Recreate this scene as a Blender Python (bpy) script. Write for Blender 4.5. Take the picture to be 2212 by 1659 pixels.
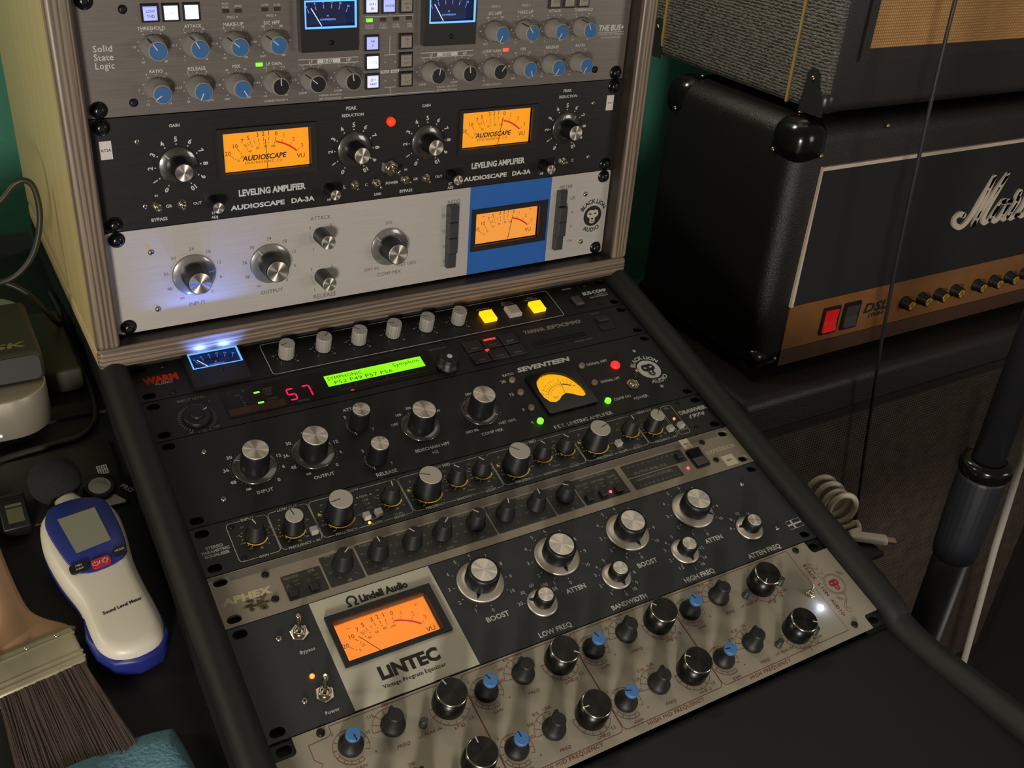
import bpy, bmesh, math, random
from mathutils import Matrix, Vector
from mathutils.geometry import tessellate_polygon

for _o in list(bpy.data.objects):
    bpy.data.objects.remove(_o)
scene = bpy.context.scene
C = scene.collection
MM = 0.001
random.seed(7)

# ------------------------------------------------------------------ camera
cam_data = bpy.data.cameras.new('camera')
cam_data.sensor_width = 36.0
cam_data.lens = 35.391
cam_data.clip_start = 0.02
cam = bpy.data.objects.new('camera', cam_data)
C.objects.link(cam)
_right = Vector((0.8609242, -0.5043024, 0.0669977))
_down = Vector((-0.2036836, -0.4623687, -0.8629764))
_fwd = Vector((0.4661787, 0.7293109, -0.5007825))
_m = Matrix((_right, -_down, -_fwd)).transposed().to_4x4()
_m.translation = Vector((-0.35801, -0.77752, 0.42759))
cam.matrix_world = _m
scene.camera = cam

# ------------------------------------------------------------------ world, lights, exposure
scene.view_settings.view_transform = 'Standard'
scene.view_settings.look = 'None'
scene.view_settings.gamma = 1.0
scene.view_settings.exposure = 0.0
scene.view_settings.use_curve_mapping = False
world = bpy.data.worlds.new('room_glow')
scene.world = world
world.use_nodes = True
_bg = world.node_tree.nodes['Background']
_bg.inputs['Color'].default_value = (1.0, 0.86, 0.70, 1)
_bg.inputs['Strength'].default_value = 0.105

def area(name, loc, target, size, power, color, size_y=None):
    d = bpy.data.lights.new(name, 'AREA')
    d.energy = power
    d.color = color
    d.size = size
    if size_y:
        d.shape = 'RECTANGLE'
        d.size_y = size_y
    o = bpy.data.objects.new(name, d)
    C.objects.link(o)
    o.location = loc
    v = Vector(target) - Vector(loc)
    o.rotation_euler = v.to_track_quat('-Z', 'Y').to_euler()
    return o

# table lamp standing low in front of the desk, wall lamp to the left, added fills at front right and overhead
area('desk_lamp', (-0.95, -1.75, 0.02), (0.0, 0.0, 0.10), 0.26, 21.0, (1.0, 0.92, 0.83))
area('right_fill', (1.25, -1.70, 0.30), (0.0, 0.0, 0.10), 0.5, 4.5, (1.0, 0.90, 0.82))  # unseen fill light added at front right to brighten the upper knob caps
area('wall_lamp', (-1.60, 0.00, 0.75), (-0.26, 0.15, 0.15), 0.25, 5.5, (1.0, 0.85, 0.60))
area('back_lamp', (0.02, 0.38, 0.90), (0.52, 0.10, 0.10), 0.26, 7.0, (1.0, 0.88, 0.70))
area('ceiling_fill', (0.70, 0.35, 1.50), (0.45, 0.0, 0.0), 1.4, 4.6, (1.0, 0.90, 0.76))  # broad dim panel added in place of a lit ceiling, for knob cap reflections

# ------------------------------------------------------------------ materials
def srgb(r, g, b):
    def f(c):
        c /= 255.0
        return c / 12.92 if c <= 0.04045 else ((c + 0.055) / 1.055) ** 2.4
    return (f(r), f(g), f(b), 1.0)

MATS = {}
def mat(name, col, rough=0.5, metal=0.0, spec=0.5, bump=0.0, scale=60.0, vary=0.0, stretch=None, aniso=0.0, detail=3.0, bdist=0.0004):
    if name in MATS:
        return MATS[name]
    m = bpy.data.materials.new(name)
    m.use_nodes = True
    nt = m.node_tree
    p = nt.nodes['Principled BSDF']
    p.inputs['Base Color'].default_value = col
    p.inputs['Roughness'].default_value = rough
    p.inputs['Metallic'].default_value = metal
    p.inputs['Specular IOR Level'].default_value = spec
    if bump or vary:
        tc = nt.nodes.new('ShaderNodeTexCoord')
        mp = nt.nodes.new('ShaderNodeMapping')
        if stretch:
            mp.inputs['Scale'].default_value = stretch
        nt.links.new(tc.outputs['Object'], mp.inputs['Vector'])
        nz = nt.nodes.new('ShaderNodeTexNoise')
        nz.inputs['Scale'].default_value = scale
        nz.inputs['Detail'].default_value = detail
        nt.links.new(mp.outputs['Vector'], nz.inputs['Vector'])
        if vary:
            rp = nt.nodes.new('ShaderNodeValToRGB')
            lo = [max(0, c * (1 - vary)) for c in col[:3]] + [1]
            hi = [min(1, c * (1 + vary)) for c in col[:3]] + [1]
            rp.color_ramp.elements[0].color = lo
            rp.color_ramp.elements[1].color = hi
            rp.color_ramp.elements[0].position = 0.3
            rp.color_ramp.elements[1].position = 0.7
            nt.links.new(nz.outputs['Fac'], rp.inputs['Fac'])
            nt.links.new(rp.outputs['Color'], p.inputs['Base Color'])
        if bump:
            b = nt.nodes.new('ShaderNodeBump')
            b.inputs['Strength'].default_value = bump
            b.inputs['Distance'].default_value = bdist
            nt.links.new(nz.outputs['Fac'], b.inputs['Height'])
            nt.links.new(b.outputs['Normal'], p.inputs['Normal'])
    if aniso:
        p.inputs['Anisotropic'].default_value = aniso
        tg = nt.nodes.new('ShaderNodeTangent')
        tg.direction_type = 'RADIAL'
        tg.axis = 'Z'
        nt.links.new(tg.outputs['Tangent'], p.inputs['Tangent'])
    MATS[name] = m
    return m

def emit(name, col, strength, base=None):
    if name in MATS:
        return MATS[name]
    m = mat(name, base or col, 0.4)
    p = m.node_tree.nodes['Principled BSDF']
    p.inputs['Emission Color'].default_value = col
    p.inputs['Emission Strength'].default_value = strength
    return m

def clear_mat(name, tint, gloss=0.12, rough=0.05, body=None, bodyfac=0.0):
    if name in MATS:
        return MATS[name]
    m = bpy.data.materials.new(name)
    m.use_nodes = True
    nt = m.node_tree
    for n in list(nt.nodes):
        if n.type != 'OUTPUT_MATERIAL':
            nt.nodes.remove(n)
    out = [n for n in nt.nodes if n.type == 'OUTPUT_MATERIAL'][0]
    tr = nt.nodes.new('ShaderNodeBsdfTransparent')
    tr.inputs['Color'].default_value = tint
    gl = nt.nodes.new('ShaderNodeBsdfGlossy')
    gl.inputs['Roughness'].default_value = rough
    fr = nt.nodes.new('ShaderNodeLayerWeight')
    fr.inputs['Blend'].default_value = 0.5
    pw = nt.nodes.new('ShaderNodeMath')          # Schlick: same on both faces of the thin pane
    pw.operation = 'POWER'
    pw.inputs[1].default_value = 5.0
    nt.links.new(fr.outputs['Facing'], pw.inputs[0])
    mu = nt.nodes.new('ShaderNodeMath')
    mu.operation = 'MULTIPLY_ADD'
    mu.inputs[1].default_value = 0.9
    mu.inputs[2].default_value = gloss
    mu.use_clamp = True
    nt.links.new(pw.outputs[0], mu.inputs[0])
    mx = nt.nodes.new('ShaderNodeMixShader')
    nt.links.new(mu.outputs[0], mx.inputs['Fac'])
    src = tr.outputs[0]
    if body:
        df = nt.nodes.new('ShaderNodeBsdfPrincipled')
        df.inputs['Base Color'].default_value = body
        df.inputs['Metallic'].default_value = 0.8
        df.inputs['Roughness'].default_value = 0.35
        m2 = nt.nodes.new('ShaderNodeMixShader')
        m2.inputs['Fac'].default_value = bodyfac
        nt.links.new(tr.outputs[0], m2.inputs[1])
        nt.links.new(df.outputs[0], m2.inputs[2])
        src = m2.outputs[0]
    nt.links.new(src, mx.inputs[1])
    nt.links.new(gl.outputs[0], mx.inputs[2])
    nt.links.new(mx.outputs[0], out.inputs['Surface'])
    MATS[name] = m
    return m

def wave_mat(name, c1, c2, scale, axis='X', rough=0.45, distort=2.0, coord='Object', bump=0.0, dscale=2.0, mapscale=(1, 1, 1)):
    if name in MATS:
        return MATS[name]
    m = bpy.data.materials.new(name)
    m.use_nodes = True
    nt = m.node_tree
    p = nt.nodes['Principled BSDF']
    p.inputs['Roughness'].default_value = rough
    tc = nt.nodes.new('ShaderNodeTexCoord')
    mp = nt.nodes.new('ShaderNodeMapping')
    mp.inputs['Scale'].default_value = mapscale
    nt.links.new(tc.outputs[coord], mp.inputs['Vector'])
    w = nt.nodes.new('ShaderNodeTexWave')
    w.bands_direction = axis
    w.inputs['Scale'].default_value = scale
    w.inputs['Distortion'].default_value = distort
    w.inputs['Detail'].default_value = 3
    w.inputs['Detail Scale'].default_value = dscale
    nt.links.new(mp.outputs['Vector'], w.inputs['Vector'])
    r = nt.nodes.new('ShaderNodeValToRGB')
    r.color_ramp.elements[0].color = c1
    r.color_ramp.elements[1].color = c2
    nt.links.new(w.outputs['Fac'], r.inputs['Fac'])
    nt.links.new(r.outputs['Color'], p.inputs['Base Color'])
    if bump:
        b = nt.nodes.new('ShaderNodeBump')
        b.inputs['Strength'].default_value = bump
        b.inputs['Distance'].default_value = 0.0006
        nt.links.new(w.outputs['Fac'], b.inputs['Height'])
        nt.links.new(b.outputs['Normal'], p.inputs['Normal'])
    MATS[name] = m
    return m

def weave_mat(name, dark, light, pitch, rough=0.8, ax=('X', 'Z'), big=0.0):
    """basket weave: two crossing thread waves, object coordinates, pitch in metres"""
    if name in MATS:
        return MATS[name]
    m = bpy.data.materials.new(name)
    m.use_nodes = True
    nt = m.node_tree
    p = nt.nodes['Principled BSDF']
    p.inputs['Roughness'].default_value = rough
    tc = nt.nodes.new('ShaderNodeTexCoord')
    sep = nt.nodes.new('ShaderNodeSeparateXYZ')
    nt.links.new(tc.outputs['Object'], sep.inputs[0])
    def sin_of(a):
        mu = nt.nodes.new('ShaderNodeMath')
        mu.operation = 'MULTIPLY'
        mu.inputs[1].default_value = 2 * math.pi / pitch
        nt.links.new(sep.outputs[a], mu.inputs[0])
        s = nt.nodes.new('ShaderNodeMath')
        s.operation = 'SINE'
        nt.links.new(mu.outputs[0], s.inputs[0])
        return s
    s1, s2 = sin_of(ax[0]), sin_of(ax[1])
    p0 = nt.nodes.new('ShaderNodeMath')
    p0.operation = 'MULTIPLY'
    nt.links.new(s1.outputs[0], p0.inputs[0])
    nt.links.new(s2.outputs[0], p0.inputs[1])
    pr = nt.nodes.new('ShaderNodeMath')
    pr.operation = 'ABSOLUTE'
    nt.links.new(p0.outputs[0], pr.inputs[0])
    nz = nt.nodes.new('ShaderNodeTexNoise')
    nz.inputs['Scale'].default_value = 40
    nt.links.new(tc.outputs['Object'], nz.inputs['Vector'])
    ad = nt.nodes.new('ShaderNodeMath')
    ad.operation = 'MULTIPLY_ADD'
    ad.inputs[1].default_value = 0.5
    nt.links.new(pr.outputs[0], ad.inputs[0])
    dm = nt.nodes.new('ShaderNodeMath')
    dm.operation = 'MULTIPLY'
    dm.inputs[1].default_value = 0.3
    nt.links.new(nz.outputs['Fac'], dm.inputs[0])
    nt.links.new(dm.outputs[0], ad.inputs[2])
    r = nt.nodes.new('ShaderNodeValToRGB')
    r.color_ramp.elements[0].color = dark
    r.color_ramp.elements[1].color = light
    r.color_ramp.elements[0].position = 0.16
    r.color_ramp.elements[1].position = 0.58
    nt.links.new(ad.outputs[0], r.inputs['Fac'])
    nt.links.new(r.outputs['Color'], p.inputs['Base Color'])
    b = nt.nodes.new('ShaderNodeBump')
    b.inputs['Strength'].default_value = 0.7
    b.inputs['Distance'].default_value = 0.0012
    nt.links.new(pr.outputs[0], b.inputs['Height'])
    nt.links.new(b.outputs['Normal'], p.inputs['Normal'])
    MATS[name] = m
    return m

BLACK_PL = mat('black_plastic', srgb(18, 18, 19), 0.44, vary=0.15, scale=400)
BLACK_GL = mat('black_gloss', srgb(14, 14, 15), 0.16)
BLACK_RUB = mat('black_rubber', srgb(21, 20, 19), 0.6, bump=0.3, scale=900, vary=0.2)
SPUN = mat('spun_aluminium', srgb(226, 220, 208), 0.40, 1.0, aniso=0.9)
SPUN_BLK = mat('spun_black', srgb(34, 32, 31), 0.34, 0.6, aniso=0.8)
ALU = mat('turned_aluminium', srgb(212, 204, 190), 0.28, 1.0)
CHROME = mat('nickel', srgb(205, 198, 180), 0.18, 1.0)
SCREW_BLK = mat('black_screw', srgb(14, 14, 15), 0.22)
SCREW_DK = mat('dark_screw', srgb(34, 34, 30), 0.4, 0.6)
SCREW_ST = mat('steel_screw', srgb(190, 185, 165), 0.3, 1.0)
WHITE_PR = mat('white_print', srgb(205, 205, 200), 0.6)
GREY_PR = mat('grey_print', srgb(150, 148, 140), 0.6)
DARK_PR = mat('dark_print', srgb(28, 27, 26), 0.6)
GREY_DK_PR = mat('grey_dark_print', srgb(96, 94, 92), 0.6)
PALE_PR = mat('pale_print', srgb(196, 188, 150), 0.6)
RED_PR = mat('red_print', srgb(168, 38, 24), 0.55)
MAROON = mat('maroon_print', srgb(118, 52, 44), 0.6)
YELLOW_PR = mat('yellow_print', srgb(240, 204, 70), 0.5)
WHITE_LB = mat('paper_label', srgb(214, 210, 198), 0.7, vary=0.04, scale=300)
CREAM_PL = mat('cream_plastic', srgb(208, 204, 190), 0.45, vary=0.03, scale=200)
GLASS = clear_mat('meter_glass', (0.98, 0.98, 0.98, 1), 0.02, 0.03)
SKIRT_CLR = clear_mat('clear_skirt', (0.80, 0.80, 0.80, 1), 0.12, 0.12, srgb(150, 148, 144), 0.32)
SKIRT_DK = clear_mat('clear_skirt_dark', (0.72, 0.72, 0.70, 1), 0.12, 0.10, srgb(128, 126, 120), 0.34)
PIT = mat('dark_recess', srgb(6, 6, 6), 0.8)

# ------------------------------------------------------------------ mesh helpers
def fill2d(polys):
    """triangles (indices into the flattened points) of an outline with holes"""
    bm = bmesh.new()
    for q in polys:
        vs = [bm.verts.new((p[0], p[1], 0)) for p in q]
        for i in range(len(vs)):
            bm.edges.new((vs[i], vs[(i + 1) % len(vs)]))
    bm.verts.index_update()
    bmesh.ops.triangle_fill(bm, use_beauty=True, use_dissolve=False, edges=bm.edges[:], normal=(0, 0, 1))
    tri = [tuple(v.index for v in f.verts) for f in bm.faces]
    bm.free()
    return tri

class MB:
    """collects geometry in millimetres; build() links it as one mesh object"""
    def __init__(s):
        s.v, s.f, s.sm = [], [], []
    def add(s, vs, fs, smooth=False):
        b = len(s.v)
        s.v += [tuple(p) for p in vs]
        s.f += [[i + b for i in f] for f in fs]
        s.sm += [smooth] * len(fs)
        return s
    def box(s, x0, x1, y0, y1, z0, z1):
        vs = [(x, y, z) for z in (z0, z1) for y in (y0, y1) for x in (x0, x1)]
        fs = [(0, 2, 3, 1), (4, 5, 7, 6), (0, 1, 5, 4), (2, 6, 7, 3), (0, 4, 6, 2), (1, 3, 7, 5)]
        return s.add(vs, fs)
    def frustum(s, w, h, z0, z1, inset, cx=0, cy=0, mid=None):
        """button: straight sides up to mid, then chamfer to the inset top"""
        mid = z1 - inset if mid is None else mid
        def ring(a, b, z):
            return [(cx - a, cy - b, z), (cx + a, cy - b, z), (cx + a, cy + b, z), (cx - a, cy + b, z)]
        vs = ring(w / 2, h / 2, z0) + ring(w / 2, h / 2, mid) + ring(w / 2 - inset, h / 2 - inset, z1)
        fs = [(8, 9, 10, 11), (3, 2, 1, 0)]
        for k in (0, 4):
            for i in range(4):
                j = (i + 1) % 4
                fs.append((k + i, k + j, k + j + 4, k + i + 4))
        return s.add(vs, fs)
    def lathe(s, prof, n=32, cx=0, cy=0, flute=None, smooth=True, capb=False):
        """prof: list of (r, z) from bottom to top around local z; flute=(count, depth, k0, k1)"""
        vs, fs = [], []
        for k, (r, z) in enumerate(prof):
            for i in range(n):
                a = 2 * math.pi * i / n
                rr = r
                if flute and flute[2] <= k <= flute[3]:
                    rr = r - (flute[1] if (i % 2) else 0) if flute[0] == 0 else r - flute[1] * (0.5 - 0.5 * math.cos(flute[0] * a))
                vs.append((cx + rr * math.cos(a), cy + rr * math.sin(a), z))
        for k in range(len(prof) - 1):
            for i in range(n):
                j = (i + 1) % n
                fs.append((k * n + i, k * n + j, (k + 1) * n + j, (k + 1) * n + i))
        s.add(vs, fs, smooth)
        b = len(s.v) - n
        s.f.append(list(range(b, b + n)))
        s.sm.append(False)
        if capb:
            b = len(s.v) - n * len(prof)
            s.f.append(list(range(b + n - 1, b - 1, -1)))
            s.sm.append(False)
        return s
    def plate(s, outer, holes, z0, z1):
        """flat plate with holes, outlines in the xy plane"""
        polys = [outer] + list(holes)
        flat = [p for q in polys for p in q]
        tri = fill2d(polys)
        n = len(flat)
        vs = [(p[0], p[1], z1) for p in flat] + [(p[0], p[1], z0) for p in flat]
        fs = []
        for t in tri:
            a, b, c = t
            ar = (flat[b][0] - flat[a][0]) * (flat[c][1] - flat[a][1]) - (flat[b][1] - flat[a][1]) * (flat[c][0] - flat[a][0])
            if ar < 0:
                a, b, c = c, b, a
            fs.append((a, b, c))
            fs.append((c + n, b + n, a + n))
        o = 0
        for q in polys:
            m = len(q)
            for i in range(m):
                j = (i + 1) % m
                f = (o + i, o + j, o + j + n, o + i + n)
                fs.append(f)
            o += m
        return s.add(vs, fs)
    def ribbon(s, pts, w, z0, z1, closed=False):
        """flat stroke of width w along 2-d points"""
        n = len(pts)
        L, R_ = [], []
        for i, p in enumerate(pts):
            a = pts[i - 1] if (i or closed) else p
            b = pts[(i + 1) % n] if (i < n - 1 or closed) else p
            dx, dy = b[0] - a[0], b[1] - a[1]
            l = math.hypot(dx, dy) or 1
            nx, ny = -dy / l * w / 2, dx / l * w / 2
            L.append((p[0] + nx, p[1] + ny))
            R_.append((p[0] - nx, p[1] - ny))
        vs, fs = [], []
        for i in range(n):
            vs += [(L[i][0], L[i][1], z1), (R_[i][0], R_[i][1], z1), (L[i][0], L[i][1], z0), (R_[i][0], R_[i][1], z0)]
        for i in range(n if closed else n - 1):
            a, b = i * 4, ((i + 1) % n) * 4
            fs += [(a, a + 1, b + 1, b), (a, b, b + 2, a + 2), (a + 1, a + 3, b + 3, b + 1)]
        if not closed:
            a, b = 0, (n - 1) * 4
            fs += [(a, a + 2, a + 3, a + 1), (b, b + 1, b + 3, b + 2)]
        return s.add(vs, fs)
    def tube(s, pts, r, n=10, caps=True, smooth=True):
        """round tube along 3-d points; r number or list"""
        P = [Vector(p) for p in pts]
        N = len(P)
        rr = r if isinstance(r, (list, tuple)) else [r] * N
        t0 = (P[1] - P[0]).normalized()
        up = Vector((0, 0, 1)) if abs(t0.z) < 0.9 else Vector((1, 0, 0))
        nrm = t0.cross(up).normalized()
        vs, fs = [], []
        for i in range(N):
            t = ((P[min(i + 1, N - 1)] - P[max(i - 1, 0)])).normalized()
            nrm = (nrm - t * nrm.dot(t)).normalized()
            bn = t.cross(nrm)
            for k in range(n):
                a = 2 * math.pi * k / n
                vs.append(P[i] + (nrm * math.cos(a) + bn * math.sin(a)) * rr[i])
        for i in range(N - 1):
            for k in range(n):
                j = (k + 1) % n
                fs.append((i * n + k, i * n + j, (i + 1) * n + j, (i + 1) * n + k))
        s.add(vs, fs, smooth)
        if caps:
            b = len(s.v) - n * N
            s.f.append([b + k for k in range(n)][::-1])
            s.sm.append(False)
            b = len(s.v) - n
            s.f.append([b + k for k in range(n)])
            s.sm.append(False)
        return s
    def mesh(s, name, material):
        me = bpy.data.meshes.new(name)
        me.from_pydata([(x * MM, y * MM, z * MM) for x, y, z in s.v], [], s.f)
        me.polygons.foreach_set('use_smooth', s.sm)
        me.materials.append(material)
        me.update()
        return me
    def build(s, name, material, parent=None, loc=(0, 0, 0), rotz=0.0):
        return put(name, s.mesh(name, material), parent, loc, rotz)

def put(name, me, parent=None, loc=(0, 0, 0), rotz=0.0):
    o = bpy.data.objects.new(name, me)
    C.objects.link(o)
    o.location = (loc[0] * MM, loc[1] * MM, loc[2] * MM)
    if rotz:
        o.rotation_euler = (0, 0, math.radians(rotz))
    if parent:
        o.parent = parent
    return o

def bevel_mesh(me, width_mm, seg=3, limit=30, smooth=True):
    bm = bmesh.new()
    bm.from_mesh(me)
    bmesh.ops.remove_doubles(bm, verts=bm.verts, dist=1e-6)
    ed = [e for e in bm.edges if len(e.link_faces) == 2 and e.calc_face_angle(0) > math.radians(limit)]
    bmesh.ops.bevel(bm, geom=ed, offset=width_mm * MM, segments=seg, profile=0.5, affect='EDGES', clamp_overlap=True)
    for f in bm.faces:
        f.smooth = smooth
    bm.to_mesh(me)
    bm.free()
    return me

def rounded(x0, x1, y0, y1, r, n=5):
    out = []
    for cx, cy, a0 in ((x1 - r, y1 - r, 0), (x0 + r, y1 - r, 90), (x0 + r, y0 + r, 180), (x1 - r, y0 + r, 270)):
        for i in range(n + 1):
            a = math.radians(a0 + 90 * i / n)
            out.append((cx + r * math.cos(a), cy + r * math.sin(a)))
    return out

def rect(x0, x1, y0, y1):
    return [(x0, y0), (x1, y0), (x1, y1), (x0, y1)]

def circle(cx, cy, r, n=24, ry=None):
    ry = ry or r
    return [(cx + r * math.cos(2 * math.pi * i / n), cy + ry * math.sin(2 * math.pi * i / n)) for i in range(n)]

def pol(cx, cy, r, ang):
    """clock angle in degrees, 0 = up, clockwise"""
    a = math.radians(ang)
    return (cx + r * math.sin(a), cy + r * math.cos(a))

def smooth_path(pts, n=6):
    """Catmull-Rom through the points (2-d or 3-d)"""
    P = [Vector(p) for p in pts]
    out = []
    for i in range(len(P) - 1):
        p0, p1, p2, p3 = P[max(i - 1, 0)], P[i], P[i + 1], P[min(i + 2, len(P) - 1)]
        for k in range(n):
            t = k / n
            out.append(0.5 * ((2 * p1) + (p2 - p0) * t + (2 * p0 - 5 * p1 + 4 * p2 - p3) * t * t + (3 * p1 - p0 - 3 * p2 + p3) * t ** 3))
    out.append(P[-1])
    return [tuple(p) for p in out]

def thing(name, label, cat, loc=(0, 0, 0), rot=(0, 0, 0), group=None):
    o = bpy.data.objects.new(name, None)
    C.objects.link(o)
    o.empty_display_size = 0.02
    o.location = tuple(c * MM for c in loc)
    o.rotation_euler = rot
    o['label'] = label
    o['category'] = cat
    if group:
        o['group'] = group
    return o

def tag(o, label, cat, group=None):
    o['label'] = label
    o['category'] = cat
    if group:
        o['group'] = group
    return o

def struct(o):
    o['kind'] = 'structure'
    return o

# ------------------------------------------------------------------ lettering
GL = {}
def _text_mesh(body, off):
    cu = bpy.data.curves.new('t', 'FONT')
    cu.body = body
    cu.size = 1.0
    cu.resolution_u = 2
    cu.offset = off
    ob = bpy.data.objects.new('t', cu)
    me = bpy.data.meshes.new_from_object(ob)
    vs = [(v.co.x, v.co.y) for v in me.vertices]
    fs = [tuple(p.vertices) for p in me.polygons]
    bpy.data.objects.remove(ob)
    bpy.data.curves.remove(cu)
    bpy.data.meshes.remove(me)
    return vs, fs

_BAR = max(v[0] for v in _text_mesh('||', 0)[0])
def glyph(ch, off, serif=False):
    k = (ch, off, serif)
    if k not in GL:
        if ch == ' ':
            GL[k] = ([], [], 0.27)
        elif ch == '\u25bc':
            GL[k] = ([(0.02, 0.5), (0.3, 0.02), (0.58, 0.5)], [(0, 1, 2)], 0.6)
        else:
            vs, fs = _text_mesh(ch, 0.0 if (ch in 'MW' and off < 0.02) else off)
            adv = max(v[0] for v in _text_mesh('|' + ch + '|', 0)[0]) - _BAR
            if serif:
                cnt = {}
                for f in fs:
                    for i in range(len(f)):
                        e = tuple(sorted((f[i], f[(i + 1) % len(f)])))
                        cnt[e] = cnt.get(e, 0) + 1
                add = []
                for (a, b), c in cnt.items():
                    if c == 1 and abs(vs[a][1] - vs[b][1]) < 0.004 and 0.04 < abs(vs[a][0] - vs[b][0]) < 0.15:
                        mx, y = (vs[a][0] + vs[b][0]) / 2, vs[a][1]
                        d = 0.05 if y < 0.1 else -0.05
                        add.append((mx, y, d))
                for mx, y, d in add:
                    b = len(vs)
                    q = [(mx - 0.12, y), (mx + 0.12, y), (mx + 0.12, y + d), (mx - 0.12, y + d)]
                    vs = vs + (q if d > 0 else q[::-1])
                    fs = fs + [(b, b + 1, b + 2, b + 3)]
                adv += 0.05
            GL[k] = (vs, fs, adv)
    return GL[k]

class Print:
    """flat print of one colour on one panel"""
    def __init__(s, z=0.12):
        s.v, s.f, s.z = [], [], z
    def _add(s, vs, fs):
        b = len(s.v)
        s.v += vs
        s.f += [tuple(i + b for i in f) for f in fs]
    def width(s, t, off=0.0, serif=False, track=0.0):
        return sum(glyph(c, off, serif)[2] + track for c in t) - track
    def text(s, t, x, y, w=None, h=None, rot=0.0, bold=0.012, slant=0.0, anchor='l', serif=False, track=0.0):
        """x, y = baseline start (or centre); w = total width; h = cap height; rot clockwise degrees"""
        wid = s.width(t, bold, serif, track) or 1
        sx = w / wid if w else None
        sy = h / 0.70 if h else None
        if sx is None:
            sx = sy
        if sy is None:
            sy = sx
        px = 0.0
        if anchor == 'c':
            px = -wid * sx / 2
        elif anchor == 'r':
            px = -wid * sx
        oy = -0.35 * sy if anchor == 'c' else 0.0
        a = math.radians(-rot)
        ca, sa = math.cos(a), math.sin(a)
        for c in t:
            vs, fs, adv = glyph(c, bold, serif)
            out = []
            for vx, vy in vs:
                lx = px + (vx + slant * vy) * sx
                ly = oy + vy * sy
                out.append((x + lx * ca - ly * sa, y + lx * sa + ly * ca))
            s._add(out, fs)
            px += (adv + track) * sx
        return s
    def arc_text(s, t, cx, cy, r, mid, h, bold=0.03, inward=False, spread=1.0):
        """text along a circle, centred at clock angle mid"""
        sc = h / 0.70
        wid = [glyph(c, bold)[2] * sc * spread for c in t]
        tot = sum(wid)
        pos = -tot / 2
        for c, w in zip(t, wid):
            m = pos + w / 2
            if inward:
                ang = mid - math.degrees(m / r)
                x, y = pol(cx, cy, r, ang)
                s.text(c, x, y, h=h, rot=ang + 180, bold=bold, anchor='c')
            else:
                ang = mid + math.degrees(m / r)
                x, y = pol(cx, cy, r, ang)
                s.text(c, x, y, h=h, rot=ang, bold=bold, anchor='c')
            pos += w
        return s
    def poly(s, pts):
        tri = tessellate_polygon([[Vector((p[0], p[1], 0)) for p in pts]])
        out = []
        for a, b, c in tri:
            ar = (pts[b][0] - pts[a][0]) * (pts[c][1] - pts[a][1]) - (pts[b][1] - pts[a][1]) * (pts[c][0] - pts[a][0])
            out.append((a, b, c) if ar > 0 else (c, b, a))
        s._add(list(pts), out)
        return s
    def line(s, pts, w, closed=False):
        m = MB().ribbon(pts, w, 0, 0, closed)
        n = len(pts)
        vs, fs = [], []
        for i in range(n):
            vs += [m.v[i * 4][:2], m.v[i * 4 + 1][:2]]
        for i in range(n if closed else n - 1):
            a, b = i * 2, ((i + 1) % n) * 2
            fs.append((a, a + 1, b + 1, b))
        s._add(vs, fs)
        return s
    def arc(s, cx, cy, r, a0, a1, w, n=24):
        return s.line([pol(cx, cy, r, a0 + (a1 - a0) * i / n) for i in range(n + 1)], w)
    def dot(s, x, y, r, n=10):
        return s.poly(circle(x, y, r, n))
    def ticks(s, cx, cy, r0, r1, angs, w):
        for a in angs:
            s.line([pol(cx, cy, r0, a), pol(cx, cy, r1, a)], w)
        return s
    def dots(s, cx, cy, r, angs, rad):
        for a in angs:
            s.dot(*pol(cx, cy, r, a), rad, 8)
        return s
    def nums(s, cx, cy, r, items, h, turned=False, bold=0.012):
        for t, a in items:
            x, y = pol(cx, cy, r, a)
            s.text(t, x, y, h=h, rot=a if turned else 0, anchor='c', bold=bold)
        return s
    def build(s, material, parent, name='lettering', z=None):
        if not s.f:
            return None
        z = s.z if z is None else z
        me = bpy.data.meshes.new(name)
        me.from_pydata([(x * MM, y * MM, z * MM) for x, y in s.v], [], s.f)
        me.materials.append(material)
        o = put(name, me, parent)
        if name in ('lettering', 'scale', 'red_scale', 'dial_rings', 'print_gaps', 'printed_stripes', 'section_outline', 'glue_stain', 'printed_mark'):
            o['kind'] = 'stuff'
        return o

def span(a, b, n):
    return [a + (b - a) * i / (n - 1) for i in range(n)]
# ------------------------------------------------------------------ setting
TH = math.radians(16.139)
SLOPE = (TH, 0, 0)
UPRIGHT = (math.pi / 2, 0, 0)
UX, UY, UZ = -1.8, 4.8, 293.9          # top centre of the upright rack panels

def on_slope(u, v, h=0.0):
    """point on the sloped rack plane: u right, v down the slope, h above it (mm)"""
    return (u, -v * math.cos(TH) - h * math.sin(TH), -v * math.sin(TH) + h * math.cos(TH))

FLOOR_Z = -945.0
WALL_M = mat('green_wall_paint', srgb(48, 116, 94), 0.75, bump=0.15, scale=160, vary=0.06)
FLOOR_M = mat('dark_carpet', srgb(38, 33, 29), 0.95, bump=0.6, scale=500, vary=0.3)
struct(MB().box(-2600, 2600, 430, 450, FLOOR_Z, 1500).build('wall_back', WALL_M))
struct(MB().box(-2600, 2600, -2600, 430, FLOOR_Z - 20, FLOOR_Z).build('floor', FLOOR_M))

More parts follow.
